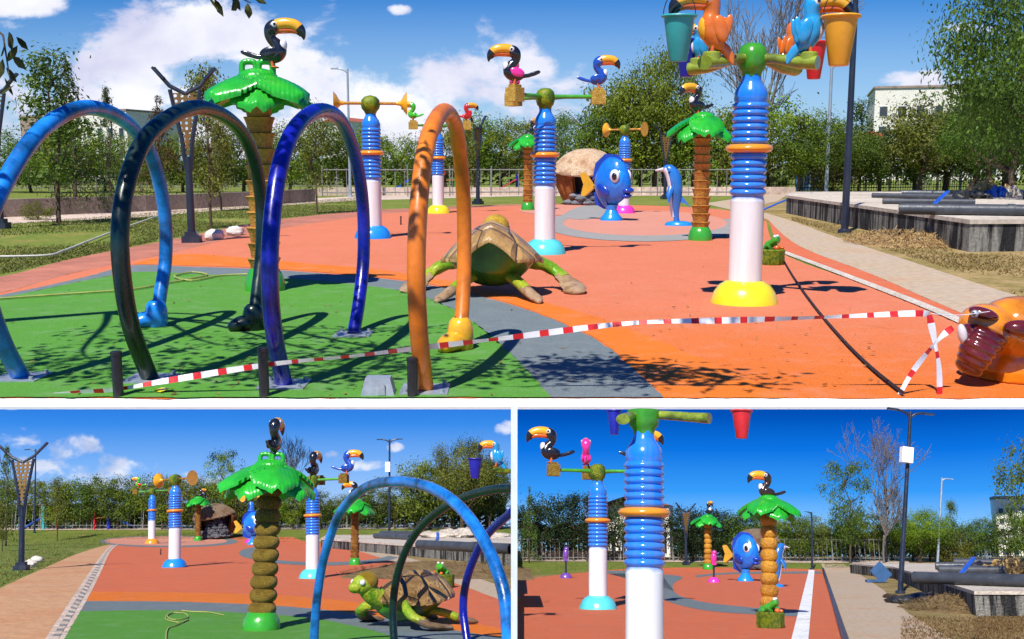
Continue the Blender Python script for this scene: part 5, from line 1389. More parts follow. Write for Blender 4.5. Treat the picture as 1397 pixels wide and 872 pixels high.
# the orange beast at the right edge
YB = EDGE + .62
def W(x, y, dy=0): return U.D(x, y, YB + dy)
q = U.G(1415, 530); q.y = YB; q.z = 0
bt = thing(U, 'beast_figure', 'shiny orange beast figure with maroon wrinkled muzzle at the right edge', 'beast figure', q)
mq = U.mpp(q)
bb = MB()
def ellp(b, x, y, rx, ry, rz_, dy=0, rot=0, mi=0, wob=0, seed=1):
    b.ell(W(x, y, dy) - q, (rx * mq, rz_ * mq, ry * mq), Matrix.Rotation(R(rot), 3, 'Y'), 22, 14, mi, wob, seed)
    for v in b.v: v.z = max(v.z, .004)
ellp(bb, 1425, 500, 98, 74, 70, .1); ellp(bb, 1405, 452, 72, 46, 52, 0, 14); ellp(bb, 1350, 446, 40, 30, 40, -.05, 20); ellp(bb, 1400, 560, 80, 60, 62, .1)
bo = bb.build('body', M['beast'], bt, ang=80)
md = bo.modifiers.new('join', 'REMESH'); md.mode = 'VOXEL'; md.voxel_size = .012; md.use_smooth_shade = True
sm = bo.modifiers.new('soft', 'SMOOTH'); sm.factor = .5; sm.iterations = 8
b = MB()
for i in range(6):
    k = i / 5
    ellp(b, 1344 - 22 * k, 456 + 46 * k, 30 - 11 * k, 10.5, 27 - 6 * k, -.20 - .05 * math.sin(k * 3), 22 + 10 * k)
mz = b.build('muzzle', M['maroon'], bt, ang=80)
md = mz.modifiers.new('join', 'REMESH'); md.mode = 'VOXEL'; md.voxel_size = .007; md.use_smooth_shade = True
sm = mz.modifiers.new('soft', 'SMOOTH'); sm.factor = .5; sm.iterations = 7
b = MB(); ellp(b, 1342, 428, 20, 8, 16, -.20, 16); b.build('brow', M['maroon'], bt, ang=80)
b = MB(); ellp(b, 1313, 456, 6, 14, 7, -.25, -14); b.build('tusk', M['belly'], bt, ang=80)
b = MB(); ellp(b, 1330, 428, 5, 5, 5, -.30); e = b.build('eye', M['plate'], bt, ang=80)
b = MB(); ellp(b, 1328.5, 428.5, 2.2, 2.6, 3, -.325); b.build('pupil', M['b_eye_dark'], e, ang=80)
b = MB(); ellp(b, 1394, 448, 24, 11, 14, -.30, 4); b.build('dark_patch', M['maroon'], bt, ang=80)

# background of the upper plot
low_wall(U, [U.G(-260, 318), U.G(0, 297), U.G(200, 288.5), U.G(345, 281), U.G(430, 275)], .55, .3, 'weathered low concrete wall behind the left lawn')
low_wall(U, [U.G(432, 267), U.G(760, 266), U.G(1085, 266)], .42, .3, 'long pale low wall crossing behind the pillars', M['pale_path'])
fence(U, [U.G(-120, 262), U.G(200, 260), U.G(470, 258)], 1.5, 'dark picket fence under the left trees', 10, 96, M['wire_fence'])
fence(U, [U.G(440, 269), U.G(700, 268), U.G(1010, 268)], 1.5, 'thin wire fence behind the fish and turtle', 10, 44, M['wire_fence'])
fence(U, [U.G(1010, 262), U.G(1180, 262), U.G(1340, 260)], 1.7, 'grey picket fence behind the concrete platform', 9, 90, M['wire_fence'])
building(U, 92, 178, 152, 120, 10, 'white block with grey side behind the far left trees', M['cream'], 3, 5)
building(U, 22, 80, 160, 128, 8, 'low grey block showing at the far left', M['wall'], 2, 5)
building(U, 1200, 1392, 119, 110, 14, 'wide cream block rising behind the right trees', M['cream'], 4, 8)
building(U, 438, 482, 166, 118, 8, 'small house with red roof behind the royal blue hoop', M['cream'], 2, 3, M['roof_red'])
building(U, 1088, 1118, 200, 66, 3, 'blue shed behind the fence near the grey street light', M['hut_blue'], 1, 2)
building(U, 1166, 1212, 186, 100, 6, 'house with rusty roof behind the tall dark pole', M['cream'], 1, 3, M['roof_red'])
slide(U, 566, 259, 229, 'teal arched slide with blue chute far behind the azure based pillar', R(20))
slide(U, 620, 259, 233, 'second far slide with red chute just left of the orange hoop', R(200), 'bulbgreen', 'b_red')
slide(U, 705, 256, 236, 'small red far slide left of the perch pillar', R(10), 'bk_navy', 'b_red')
for (x, yb, yt_, k, l, sd, w, mt) in (
    (80, 305, 84, 'slender', 'tall thin tree with dense dark top behind the sky blue hoop', 1, 1.15, 'leaf_dark'), (104, 292, 84, 'conifer', 'wispy conifer right next to the tall thin tree', 2, .7, None),
    (154, 290, 116, 'conifer', 'spindly conifer seen through the top of the sky blue hoop', 3, .55, None), (222, 272, 132, 'conifer', 'rust tinted conifer left of the dark green hoop', 4, .8, 'leaf_rust'),
    (288, 312, 104, 'slender', 'young thin tree just right of the lattice lamp', 5, .8, None), (302, 288, 170, 'slender', 'small young tree behind the boulders', 3, .9, None),
    (432, 292, 150, 'slender', 'young bare stemmed tree inside the royal blue hoop', 7, .8, None), (640, 283, 168, 'slender', 'thin sapling on the lawn between the orange hoop and slim lamp', 2, .6, None),
    (1171, 262, 144, 'slender', 'narrow dark tree right of the tall dark pole', 4, 1.0, 'leaf_dark')):
    tree(U, x, yb, yt_, k, l, sd, w, mt, group='young park trees')
tree(U, 893, 262, 62, 'wide', 'tall full tree rising above the far row behind the small palm', 2, .62, 'leaf')
tree(U, 838, 263, 112, 'round', 'second tall tree, just left of the tallest one in the far row', 3, .85, 'leaf')
tree(U, 1378, 285, 40, 'wide', 'dark tree in front of the tree cut by the right edge', 3, .60)
tree(U, 1402, 300, -75, 'wide', 'large dark tree cut by the right edge, reaching the top of the picture', 1, .62)
tree(U, 1345, 268, 118, 'wide', 'broad dark tree in front of the cream block at right', 2, .85)
tree(U, 1255, 264, 134, 'round', 'full olive green tree in front of the cream block', 1, 1.0, 'leaf_olive')
bare_tree(U, 1034, 262, -62, 'leafless branching tree behind the largest pillar')
bush(U, 1135, 263, 196, 'loose grey green bush beside the grey street light', 1, 1.3, 'leaf_olive')
bush(U, 1062, 262, 238, 'small round bush by the fence left of the blue shed', 2, 1.5)
bush(U, 52, 300, 274, 'dry twiggy shrub against the low wall at left', 1, 2.0, 'leaf_olive')

def row_label(P, used, marks, x, kind):
    """Name a tree of the far row by the landmark it stands next to, counted from it."""
    m = min(marks, key=lambda q: abs(q[0] - x)); side = 'right' if x >= m[0] else 'left'
    key = (m[1], side); used[key] = used.get(key, 0) + 1
    return m[1], side, used[key]
def tree_row(P, xs, marks, group, where, yb=262):
    """One far row of separate trees; xs = (x, top, kind, material, width)."""
    order = sorted(xs, key=lambda t: min(abs(t[0] - m[0]) for m in marks)); used = {}; nth = ('first', 'second', 'third', 'fourth', 'fifth', 'sixth')
    for i, (x, yt_, k, mt, w) in enumerate(order):
        m, side, n = row_label(P, used, marks, x, k)
        look = {'round': 'round leafy', 'loose': 'loose leafy', 'wide': 'broad dark', 'conifer': 'dark pointed', 'slender': 'narrow'}[k]
        tree(P, x, yb + (i % 3) * .7, yt_, k, f'{look} {where} tree, {nth[n - 1]} {side} of the {m}', 10 + i, w, mt, group)
rnd = random.Random(11)
prof = [(-60, 196), (40, 192), (120, 184), (200, 186), (260, 190), (340, 188), (420, 186), (520, 178), (580, 184), (640, 176), (700, 168), (760, 160), (820, 146), (870, 120), (930, 158), (990, 166), (1050, 150), (1085, 146), (1130, 176), (1180, 176), (1230, 150), (1290, 140), (1340, 130), (1420, 120)]
marks = [(30, 'left edge'), (127, 'white block'), (262, 'lattice lamp'), (365, 'nearest palm'), (508, 'horn pillar'), (605, 'orange hoop'), (742, 'turquoise based pillar'), (838, 'blue fish'), (955, 'small palm'), (1020, 'largest pillar'), (1127, 'grey street light'), (1250, 'cream block'), (1340, 'black tarpaulin')]
xs = []
x = -70
while x < 1420:
    xs.append((x + rnd.uniform(-8, 8), top_at(prof, max(-60, min(1419, x))) + rnd.uniform(-20, 10), rnd.choice(('round', 'round', 'loose')) if x < 1100 else rnd.choice(('round', 'wide')), rnd.choice(('leaf', 'leaf', 'leaf_olive', 'leaf_dark')) if x < 1100 else rnd.choice(('leaf_olive', 'leaf_dark')), rnd.uniform(.9, 1.25)))
    x += 36 if x < 1100 else 42
tree_row(U, xs, marks, 'trees of the far row', 'far')
treeline(U, -120, 1480, 82, [(-120, 222), (300, 218), (560, 214), (800, 205), (1000, 208), (1480, 195)], 'dark low wood filling the gaps behind the far trees of the upper plot', 3)
# the tree overhead at the left: only its hanging sprays and its shade enter the picture
tt = thing(U, 'tree', 'overhanging tree whose large dark leaves hang into the top left corner', 'tree', (-6.3, 8.9, 0), group='park trees')
rnd = random.Random(8); cb = MB()
def leaf(b, p, L_, rnd, droop=True):
    ax = Vector((rnd.gauss(0, 1), rnd.gauss(0, 1), rnd.gauss(0, .5))).normalized()
    d = Vector((rnd.gauss(0, .6), rnd.gauss(0, .5), -1 if droop else rnd.gauss(0, .4))).normalized(); s = d.cross(ax).normalized() * L_ * .27; n = d.cross(s).normalized() * L_ * .06
    pts = [p, p + d * L_ * .3 + s * .8, p + d * L_ * .6 + s, p + d * L_ * .85 + s * .4, p + d * L_, p + d * L_ * .85 - s * .4, p + d * L_ * .6 - s, p + d * L_ * .3 - s * .8]
    mid = [p + d * L_ * .3 - n, p + d * L_ * .6 - n * 1.2, p + d * L_ * .85 - n]
    b.add(pts + mid, [(0, 1, 8), (1, 2, 9, 8), (2, 3, 10, 9), (3, 4, 10), (4, 5, 10), (5, 6, 9, 10), (6, 7, 8, 9), (7, 0, 8)], 0, rnd.random())
O = Vector((-6.3, 8.9, 0))
br = MB()
br.tube([Vector((0, 0, 0)), Vector((.1, 0, 1.5)), Vector((.3, -.1, 3.0)), Vector((.9, -.1, 4.1))], [.16, .14, .12, .08], 12)
SH = Vector((-SUN_DIR.x, -SUN_DIR.y, 0)) / math.tan(SUN_EL)          # where the shade of a leaf lands, per metre of height
limbs = []
for (x, y, z) in ((-4.6, 7.6, 4.0), (-3.4, 6.4, 4.3), (-2.2, 5.9, 4.4), (-3.0, 7.4, 4.5), (-1.0, 5.6, 4.3), (-4.4, 6.0, 3.9)):
    e = Vector((x, y, z)) - O
    pts = catmull([Vector((.9, -.1, 3.9)), e * .45 + Vector((.3, .25, 2.3)), e * .8 + Vector((0, -.1, .9)), e], 4)
    br.tube(pts, [.05 * (1 - .07 * q) for q in range(len(pts))], 6); limbs += pts[4:]
for i in range(150):
    z = rnd.uniform(3.5, 4.7)
    if i % 7 == 0: g = Vector((rnd.uniform(.75, 1.75), rnd.uniform(7.45, 8.0), 0))
    elif i % 7 == 1: g = Vector((rnd.uniform(-.1, .9), rnd.uniform(7.55, 8.5), 0))
    else: g = Vector((rnd.uniform(-4.2, .2), 7.6 + 2.4 * rnd.random() ** 1.5, 0))
    if -.8 < g.x < .35 and g.y > 8.1: continue
    c = g - SH * z + Vector((0, 0, z)) - O
    n = min(limbs, key=lambda q: (q - c).length)
    mid = (n + c) / 2 + Vector((rnd.gauss(0, .12), rnd.gauss(0, .12), .08))
    br.tube([n, mid, c], [.012, .008, .003], 4)
    for j in range(rnd.randint(14, 26)):
        q = c + Vector((rnd.gauss(0, .22), rnd.gauss(0, .16), rnd.gauss(0, .10)))
        leaf(cb, q, rnd.uniform(.08, .15), rnd, False)
for (x, y, Y) in ((284, 6, 7.6), (292, 10, 7.6), (316, 4, 7.5), (326, 12, 7.5), (338, 16, 7.5), (344, 5, 7.5), (12, 55, 7.4), (6, 72, 7.4), (22, 62, 7.4), (4, 92, 7.4), (16, 88, 7.4), (24, 74, 7.4), (6, 118, 7.3), (20, 128, 7.3), (8, 104, 7.4)):
    leaf(cb, U.D(x, y - 12, Y) - O, rnd.uniform(.11, .16), rnd, True)
br.tube([U.D(300, -30, 7.6) - O, U.D(318, -8, 7.55) - O, U.D(342, 4, 7.5) - O], [.012, .008, .004], 5)
br.tube([U.D(-30, 20, 7.5) - O, U.D(4, 48, 7.4) - O, U.D(14, 112, 7.35) - O], [.012, .008, .004], 5)
cb.build('crown', leaf_mat('big leaves', (.02, .022, .006), (.10, .10, .02)), tt, ang=None, tone=True, clean=False)
br.build('trunk', M['trunk'], tt, ang=60)
# short grass on the left lawn and the dry verge
def grass(P, zones, n, hgt, seed, label, mat='grass_blade'):
    rnd = random.Random(seed); b = MB()
    for i in range(n):
        x0, x1, y0, y1 = rnd.choice(zones); x = rnd.uniform(x0, x1); y = rnd.uniform(y0(x), y1(x))
        p = P.G(x, y); a = rnd.random() * 6.28; hh = hgt * rnd.uniform(.5, 1.2); w = .014
        if mnoise.noise(p * .25) < -.45 + rnd.random() * .3: continue
        dx = Vector((math.cos(a) * w, math.sin(a) * w, 0)); l = Vector((rnd.gauss(0, .03), rnd.gauss(0, .03), hh))
        b.add([p - dx, p + dx, p + l], [(0, 1, 2)], 0, rnd.random())
    o = b.build('grass', M[mat], ang=None, tone=True, clean=False); o['kind'] = 'stuff'; tag(o, label, 'grass')
    return place(o, P, lean=False)
be_y = lambda x: 376 - (x) * .213 if x < 350 else 302 - (x - 350) * .088
grass(U, [(-60, 500, lambda x: 306 - .075 * x, lambda x: be_y(x) - 1)], 34000, .04, 3, 'patchy short grass of the left lawn')
grass(U, [(1300, 1420, lambda x: 347, lambda x: 378 + (x - 1300) * .30), (1080, 1300, lambda x: 296 + (x - 1080) * .21, lambda x: 301 + (x - 1080) * .31)], 6000, .04, 4, 'dry short grass between the path and the concrete platform', 'straw_blade')

def litter(P, zones, n, seed, label):
    rnd = random.Random(seed); b = MB()
    for i in range(n):
        x0, x1, y0, y1 = rnd.choice(zones); p = P.G(rnd.uniform(x0, x1), rnd.uniform(y0, y1)) + Vector((0, 0, .022)); a = rnd.random() * 6.28; s = rnd.uniform(.012, .035)
        d = Vector((math.cos(a), math.sin(a), rnd.uniform(-.1, .3))) * s; q = Vector((-d.y, d.x, rnd.uniform(-.2, .2) * s)) * .45
        b.add([p - d, p + q, p + d, p - q], [(0, 1, 2, 3)], 0, rnd.random())
    o = b.build('leaf_litter', M['litter'], ang=None, tone=True, clean=False); o['kind'] = 'stuff'; tag(o, label, 'fallen leaves')
    return place(o, P, lean=False)
litter(U, [(-20, 560, 395, 542), (560, 1200, 420, 542), (200, 1100, 300, 420)], 420, 5, 'scattered dry leaf bits over the floor of the upper plot')
# ================================================================== LOWER LEFT PLOT
v_lamp(L, 29, 778, 607, 'forked lattice lamp by the sandy path of the lower left plot', R(5), 1.1)
pole_lamp(L, 47, 727, 613, 'thin street light behind the lamp of the lower left plot', M['dark_steel'], -1, 1.0)
for (x, yb, w, hh, l) in ((41, 774, 19, 10, 'white boulder nearest the lamp of the lower left plot'), (50, 767, 18, 8, 'white boulder behind the one by the lower left lamp')):
    q = L.G(x, yb); m_ = L.mpp(q)
    solo(L, MB().ell(q + Vector((0, 0, hh * m_ * .4)), (w * m_ / 2, w * m_ / 2.4, hh * m_ * .62), wob=.25, seed=x), 'boulder', M['stone'], l, 'boulder', 'pale boulders by the lamps', org=q)
pillar(L, 238, 774, 648, M['baseblue'], 'horn pillar with azure base on the salmon floor of the lower left plot', rz=R(-28))
t, p, h = pillar(L, 207, 742, 667, M['ring'], 'small far pillar with amber base in the lower left plot', top='thin', arms=((R(10), .29), (R(190), .27)))
toucan(L, tip(p, h, R(190), .29, 1.0), 15 * L.mpp(p), R(180), 'tiny green and red bird on the amber based pillar', body='parrot_green', chest='beak_low', wing='red')
tp, p, h = palm(L, 270, 738, 678, 'far palm shower in front of the grotto of the lower left plot', 18, handle=False, nfr=7, drop=.5)
toucan(L, L.D(274, 679, p.y), 12 * L.mpp(p), R(30), 'tiny toucan on the palm beside the lower left grotto')
q = L.G(295, 734); shell_cave(L, q, 52 * L.mpp(q), R(8), 'brown shell grotto of the lower left plot, between two palms')
pillar(L, 342, 741, 677, M['magenta'], 'far pillar with magenta base behind the big palm of the lower left plot', rz=R(60))
q = L.G(345, 743); fish(L, q, 46 * L.mpp(q), R(-8), 'blue fish with golden tail half hidden by the big lower left palm')
trunk_mats_split['big'] = .7
LB = 'big palm shower in the middle of the lower left plot, toucan on top'
trunk_mats_split[LB] = .66
tp, p, h = palm(L, 356, 860, 628, LB, 71, trunk=('balls', 11, .075), drop=.52, nfr=9, trunk_mats=[M['bark_ochre'], M['bark']])
tp.matrix_world = tp.matrix_world @ Matrix.Rotation(R(3.2), 4, 'Y')
for (x, y) in ((367, 797), (368, 813)):
    a = L.D(x, y, p.y - .62)
    solo(L, MB().ell(a, (.045, .03, .045)), 'golden_knob', M['knob'], ('upper' if y < 800 else 'lower') + ' golden knob on the trunk of the big lower left palm', 'knob', org=a) if False else None
toucan(L, L.D(374, 622, p.y), 54 * L.mpp(p), R(84), 'dark toucan seen from behind on the big lower left palm', wing='black')
t, p, h = pillar(L, 426, 789, 649, M['turq'], 'pillar with turquoise base right of the big lower left palm', top='thin', arms=((R(-10), .29), (R(85), .25)))
toucan(L, tip(p, h, R(-10), .32, 1.0), 33 * L.mpp(p), R(0), 'blue toucan facing right on the arm right of the big lower left palm', body='toucan_blue')
toucan(L, L.D(427, 653, p.y), 38 * L.mpp(p), R(75), 'black and white toucan straight above the turquoise based lower left pillar', wing='black')
tp, p, h = palm(L, 484, 771, 682, 'palm shower with brown trunk left of the tall lower left light pole', 30, handle=False, nfr=7, drop=.5)
toucan(L, L.D(484, 684, p.y), 27 * L.mpp(p), R(170), 'small toucan on the palm left of the lower left light pole')
pole_lamp(L, 531, 736, 600, 'dark light pole with white lamp heads behind the lower left hoops', M['dark_steel'], 1, 1.5, box=(.72, .05, .10), twin=True)
q = L.G(560, 854); turtle(L, q, 110 * L.mpp(q), R(130), 'turtle figure facing left behind the dark green hoop of the lower left plot')
q = L.G(604, 802); frog_stump(L, q, 34 * L.mpp(q), R(-120), 'green frog on stump behind the shell of the lower left turtle')
# hoops
ap = arch_path(L, [(428, 884), (430, 845), (434, 805), (443, 757), (464, 700), (498, 666), (542, 657), (586, 665), (623, 688), (653, 725), (675, 770), (688, 812), (693, 865), (694, 930), (695, 984)], 0, 0, (428, 884), (696, 985))
arch(L, ap, .055, M['blue_arch'], 'mottled sky blue hoop, nearest in the lower left plot')
ap = arch_path(L, [(538, 880), (536, 835), (540, 794), (551, 757), (571, 723), (601, 696), (638, 677), (672, 668), (700, 666)], 0, 0, (538, 880), (860, 960))
arch(L, ap, .05, M['darkgreen_arch'], 'dark green hoop in front of the lower left turtle')
ap = arch_path(L, [(638, 878), (632, 832), (636, 794), (649, 757), (667, 727), (699, 698)], 0, 0, (638, 878), (900, 960))
arch(L, ap, .052, M['navy_arch'], 'royal blue hoop at the right edge of the lower left plot')
Yb = 21.0
mb = Yb / F
toucan(L, L.D(677, 637, Yb), 35 * mb, R(184), 'sky blue toucan above the hoops at the right of the lower left plot', body='sky', chest='white', wing='sky', up=True)
bucket(L, L.D(648, 653, Yb), 27 * mb, 'navy pail hanging from the sky blue toucan of the lower left plot', 'navy', handle=1.0)
a = L.D(676, 642, Yb); solo(L, MB().tube([a, a + Vector((.10, 0, -.01)), L.D(698, 643, Yb)], [(.05, .05), (.055, .055), (.05, .05)], 10, up=(0, 0, 1)).ell(a + Vector((.02, 0, .03)), (.08, .07, .04)), 'perch_arm', M['moss'], 'mossy bamboo arm under the sky blue toucan of the lower left plot', 'perch arm', org=a)
# platform
A, B = L.G(438, 747), L.G(699, 773)
sx = lambda x, Y: (x - CX) / F * ((Vector((0, Y, .2)) - EYE).dot(L.fwd))
platform(L, [B, Vector((sx(699, 62), 62, 0)), Vector((sx(446, 62), 62, 0)), A], .46, 'concrete platform with dark sides behind the lower left hoops')
for (x0, y0, x1, y1, r, l) in ((572, 741, 698, 747, .16, 'long grey pipe in front on the lower left platform'), (512, 729, 560, 731, .13, 'short dark pipe bundle front on the lower left platform'), (520, 725, 575, 726, .13, 'dark pipe behind the short one on the lower left platform')):
    lay_pipe(L, L.G(x0, y0 + 2, .46 + r), L.G(x1, y1 + 2, .46 + r), r, l)
q = L.G(584, 761); solo(L, MB().tube(catmull([q, L.D(590, 748, q.y + .4), L.D(597, 735, q.y + 3), L.D(597, 728, q.y + 5)], 4), .07, 8), 'blue_hose', M['blue_hose'], 'blue hose hanging over the lower left platform edge', 'hose', org=q)
heap(L, L.G(628, 733, .46), 3.4, 2.2, .55, 21, 'rubble_heap', M['slab'], 'pale rubble heap on the lower left platform', 'rubble', n=26)
straw_mound(L, L.G(600, 782), 2.6, 3.0, .35, 7, 'brown straw heap behind the lower left turtle')
line_on_ground(L, [(305, 842), (285, 838), (262, 837), (245, 836), (228, 842), (236, 848), (256, 845), (250, 839), (232, 839), (226, 847), (244, 852), (257, 848), (240, 856), (228, 862), (226, 890)], .010, 'garden_hose', M['yellow_hose'], 'pale yellow hose coiled on the green floor of the lower left plot', 'hose')
q = L.G(219, 757); solo(L, MB().tube([q, q + Vector((0, 0, .25))], [.025, .02], 8), 'peg', M['black_iron'], 'short dark peg left of the azure based lower left pillar', 'peg', org=q)
# drain grating: one strip of alternate bars and gaps
b = MB(); n_ = 110; rows_ = []
for i in range(n_ + 1):
    s = i / n_
    k_ = int(s * (len(ds0) - 1) * .999); f_ = s * (len(ds0) - 1) * .999 - k_
    e0 = Vector((*ds0[k_], 0)).lerp(Vector((*ds0[k_ + 1], 0)), f_); e1 = Vector((*ds1[k_], 0)).lerp(Vector((*ds1[k_ + 1], 0)), f_)
    a, c = L.G(e0.x, e0.y), L.G(e1.x, e1.y)
    rows_ += [a.lerp(c, .3) + Vector((0, 0, .013)), a.lerp(c, .7) + Vector((0, 0, .013))]
b.add(rows_, [(2 * i, 2 * i + 1, 2 * i + 3, 2 * i + 2) for i in range(n_)], [i % 2 for i in range(n_)])
solo(L, b, 'drain_grating', [M['pale_path'], M['kerb_dark']], 'narrow grey drain grating along the lower left salmon floor', 'drain grating', ang=None, org=L.G(120, 800))
fence(L, [L.G(-120, 722.5), L.G(200, 722.5), L.G(440, 722)], 1.9, 'wire fence behind the lawn of the lower left plot', 16, 60, M['wire_fence'])
fence(L, [L.G(440, 721.5), L.G(698, 720)], 1.7, 'fence behind the pipes of the lower left plot', 8, 50, M['wire_fence'])
slide(L, 60, 722, 692, 'teal arched slide with blue chute beyond the lower left lawn', R(10))
slide(L, 150, 722, 690, 'blue far slide left of the amber based lower left pillar', R(190), 'bk_navy', 'blue_hose')
bare_tree(L, 398, 722, 588, 'leafless tree behind the big palm of the lower left plot', 5)
tree(L, 306, 723, 612, 'loose', 'tall airy tree behind the lower left grotto', 2, .6)
for (x, yb, yt_, k, l, sd, w, mt) in ((8, 745, 606, 'conifer', 'dark conifer at the left edge of the lower left plot', 2, .5, 'leaf_dark'), (78, 738, 655, 'slender', 'sapling right of the lower left lamp', 1, .7, None), (3, 752, 690, 'slender', 'low sapling at the far left of the lower left lawn', 2, .8, None),
    (630, 726, 592, 'wide', 'large spreading tree behind the lower left hoops', 1, .62, 'leaf_olive'), (668, 724, 612, 'wide', 'dense dark tree at the right of the lower left plot', 2, .5, None), (570, 724, 628, 'round', 'round olive tree right of the lower left light pole', 3, .9, 'leaf_olive')):
    tree(L, x, yb, yt_, k, l, sd, w, mt)
rnd = random.Random(4)
pl_ = [(-60, 655), (20, 650), (60, 654), (120, 652), (170, 655), (220, 652), (290, 655), (340, 660), (420, 668), (500, 672), (560, 640), (640, 628), (700, 640)]
xs = []
x = -60
while x < 684:
    xs.append((x + rnd.uniform(-4, 4), top_at(pl_, x) + rnd.uniform(-4, 7), rnd.choice(('round', 'round', 'loose')), rnd.choice(('leaf', 'leaf', 'leaf_olive', 'leaf_dark')) if x < 420 else rnd.choice(('leaf_dark', 'leaf_olive')), rnd.uniform(.9, 1.15)))
    x += 20 if x < 430 else 25
marks = [(-10, 'left edge'), (30, 'lamp'), (60, 'teal slide'), (110, 'street light'), (152, 'blue slide'), (205, 'amber based pillar'), (240, 'horn pillar'), (295, 'grotto'), (356, 'big palm'), (426, 'turquoise based pillar'), (484, 'brown trunked palm'), (531, 'light pole'), (585, 'blue hose'), (648, 'navy pail')]
tree_row(L, xs, marks, 'far trees of the lower left plot', 'lower left', 721)
treeline(L, -120, 690, 78.5, [(-120, 690), (300, 690), (430, 692), (690, 680)], 'dark low wood behind the far trees of the lower left plot', 5)
grass(L, [(-80, 150, lambda x: 728, lambda x: 800 - .42 * x if x < 100 else 752 - (x - 100) * .2), (150, 430, lambda x: 727, lambda x: 736)], 16000, .06, 9, 'short grass of the lower left lawn')

# ================================================================== LOWER RIGHT PLOT
YQ = Q.G(881, 951)
t, p, h = pillar(Q, 880, 951, 540, M['yellow'], 'nearest ribbed blue pillar of the lower right plot, its head cut by the top edge', top='thick', cut=.956, arms=())
a = p + Vector((0, 0, 0))
for (x0, y0, x1, y1, l) in ((898, 566, 968, 571, 'thick mossy arm pointing right from the nearest lower right pillar'), (866, 566, 850, 572, 'short mossy arm pointing left from the nearest lower right pillar')):
    c0, c1 = Q.D(x0, y0, p.y - .04), Q.D(x1, y1, p.y - .35)
    solo(Q, MB().tube([c0, c0.lerp(c1, .7), c1], [(.05, .05), (.07, .055), (.085, .06)], 14, up=(0, 0, 1)), 'perch_arm', M['bamboo'], l, 'perch arm', 'thick bamboo arms', org=c0)
mq_ = Q.mpp(p)
bucket(Q, Q.D(838, 593, p.y + .3), 36 * mq_, 'navy pail left of the nearest lower right pillar', 'navy', handle=0, wide=.7)
bucket(Q, Q.D(1012, 598, p.y + .2), 41 * mq_, 'bright red pail at the top edge of the lower right plot', 'red', handle=0, wide=.85)
t, p, h = pillar(Q, 816, 831, 634, M['turq'], 'second pillar of the lower right plot, turquoise base and thin arms', top='thin', arms=((R(188), .29), (R(-3), .29), (R(100), .25)))
toucan(Q, tip(p, h, R(188), .32, 1.0), 50 * Q.mpp(p), R(182), 'black toucan facing left on the second lower right pillar', wing='black')
toucan(Q, tip(p, h, R(-3), .32, 1.0), 46 * Q.mpp(p), R(-4), 'toucan peeping out behind the nearest lower right pillar')
toucan(Q, tip(p, h, R(100), .28, .99), 44 * Q.mpp(p), R(88), 'pink bird seen from behind on the second lower right pillar', body='pink', chest='pink', wing='pink')
def spray_post(P, x, yb, yt_, base, top, label, bird=None):
    p, h = at(P, x, yb, yt_)
    t = thing(P, 'spray_post', label, 'spray post', p, 0, h, 'low spray posts')
    part('base', base.name + 'sp', lambda b: b.lathe([(.20, 0), (.19, .08), (.13, .15), (.05, .18), (0, .19)], 18), base, t)
    part('stem', 0, lambda b: b.tube([(0, 0, .15), (0, 0, .65)], [.035, .03], 10), M['dark_steel'], t)
    part('head', top.name, lambda b: b.ell((0, 0, .80), (.10, .10, .20)).ell((.02, 0, .97), (.085, .085, .085)).box((0, 0, .62), (.14, .12, .10)), top, t)
    return t
spray_post(Q, 772, 789, 749, M['purple'], M['purple'], 'low purple spray post left of the second lower right pillar')
spray_post(Q, 974, 795, 754, M['magenta'], M['b_pink'], 'low pink spray post between the far palm and the fish')
tp, p, h = palm(Q, 966, 777, 703, 'far palm shower with amber balls for a trunk in the lower right plot', 23, handle=False, trunk=('balls', 9, .07), drop=.5, nfr=7, trunk_mats=[M['bark_amber']])
toucan(Q, Q.D(967, 704, p.y), 20 * Q.mpp(p), R(-80), 'little toucan on the far lower right palm')
q = Q.G(1017, 793); fish(Q, q, 66 * Q.mpp(q), R(-52), 'smiling blue fish figure left of the amber palm in the lower right plot')
q = Q.G(1034, 776); shell_cave(Q, q, 60 * Q.mpp(q), R(-12), 'shell grotto behind the fish of the lower right plot')
q = Q.G(1062, 801); dolphin(Q, q, 60 * Q.mpp(q), R(-160), 'blue dolphin half hidden behind the amber palm of the lower right plot')
tp, p, h = palm(Q, 1050, 845, 677, 'nearer palm shower of the lower right plot, amber ball trunk, toucan on top', 44, handle=False, trunk=('balls', 9, .068), drop=.5, trunk_mats=[M['bark_amber']])
toucan(Q, Q.D(1047, 683, p.y), 40 * Q.mpp(p), R(183), 'brown black toucan on the amber palm of the lower right plot', body='brownblack', wing='brownblack')
q = Q.G(1051, 857); frog_stump(Q, q, 40 * Q.mpp(q), R(-30), 'leafy stump and frog at the foot of the amber palm')
v_lamp(Q, 936, 771, 688, 'forked lattice lamp right of the nearest lower right pillar', R(14))
pole_lamp(Q, 1228, 810, 558, 'leaning dark light pole with white box in the lower right plot', M['dark_steel'], 1, 3.0, box=(.75, .060, .085), lean_deg=4.2, twin=True)
pole_lamp(Q, 1279, 769, 652, 'thin pale street light right of the leaning pole', M['grey_steel'], 1, 1.5, lean_deg=4)
for (x, l) in ((1108, 'slim dark lamp post at the end of the white line'),):
    pole_lamp(Q, x, 777, 700, l, M['dark_steel'], -1, 1.4)
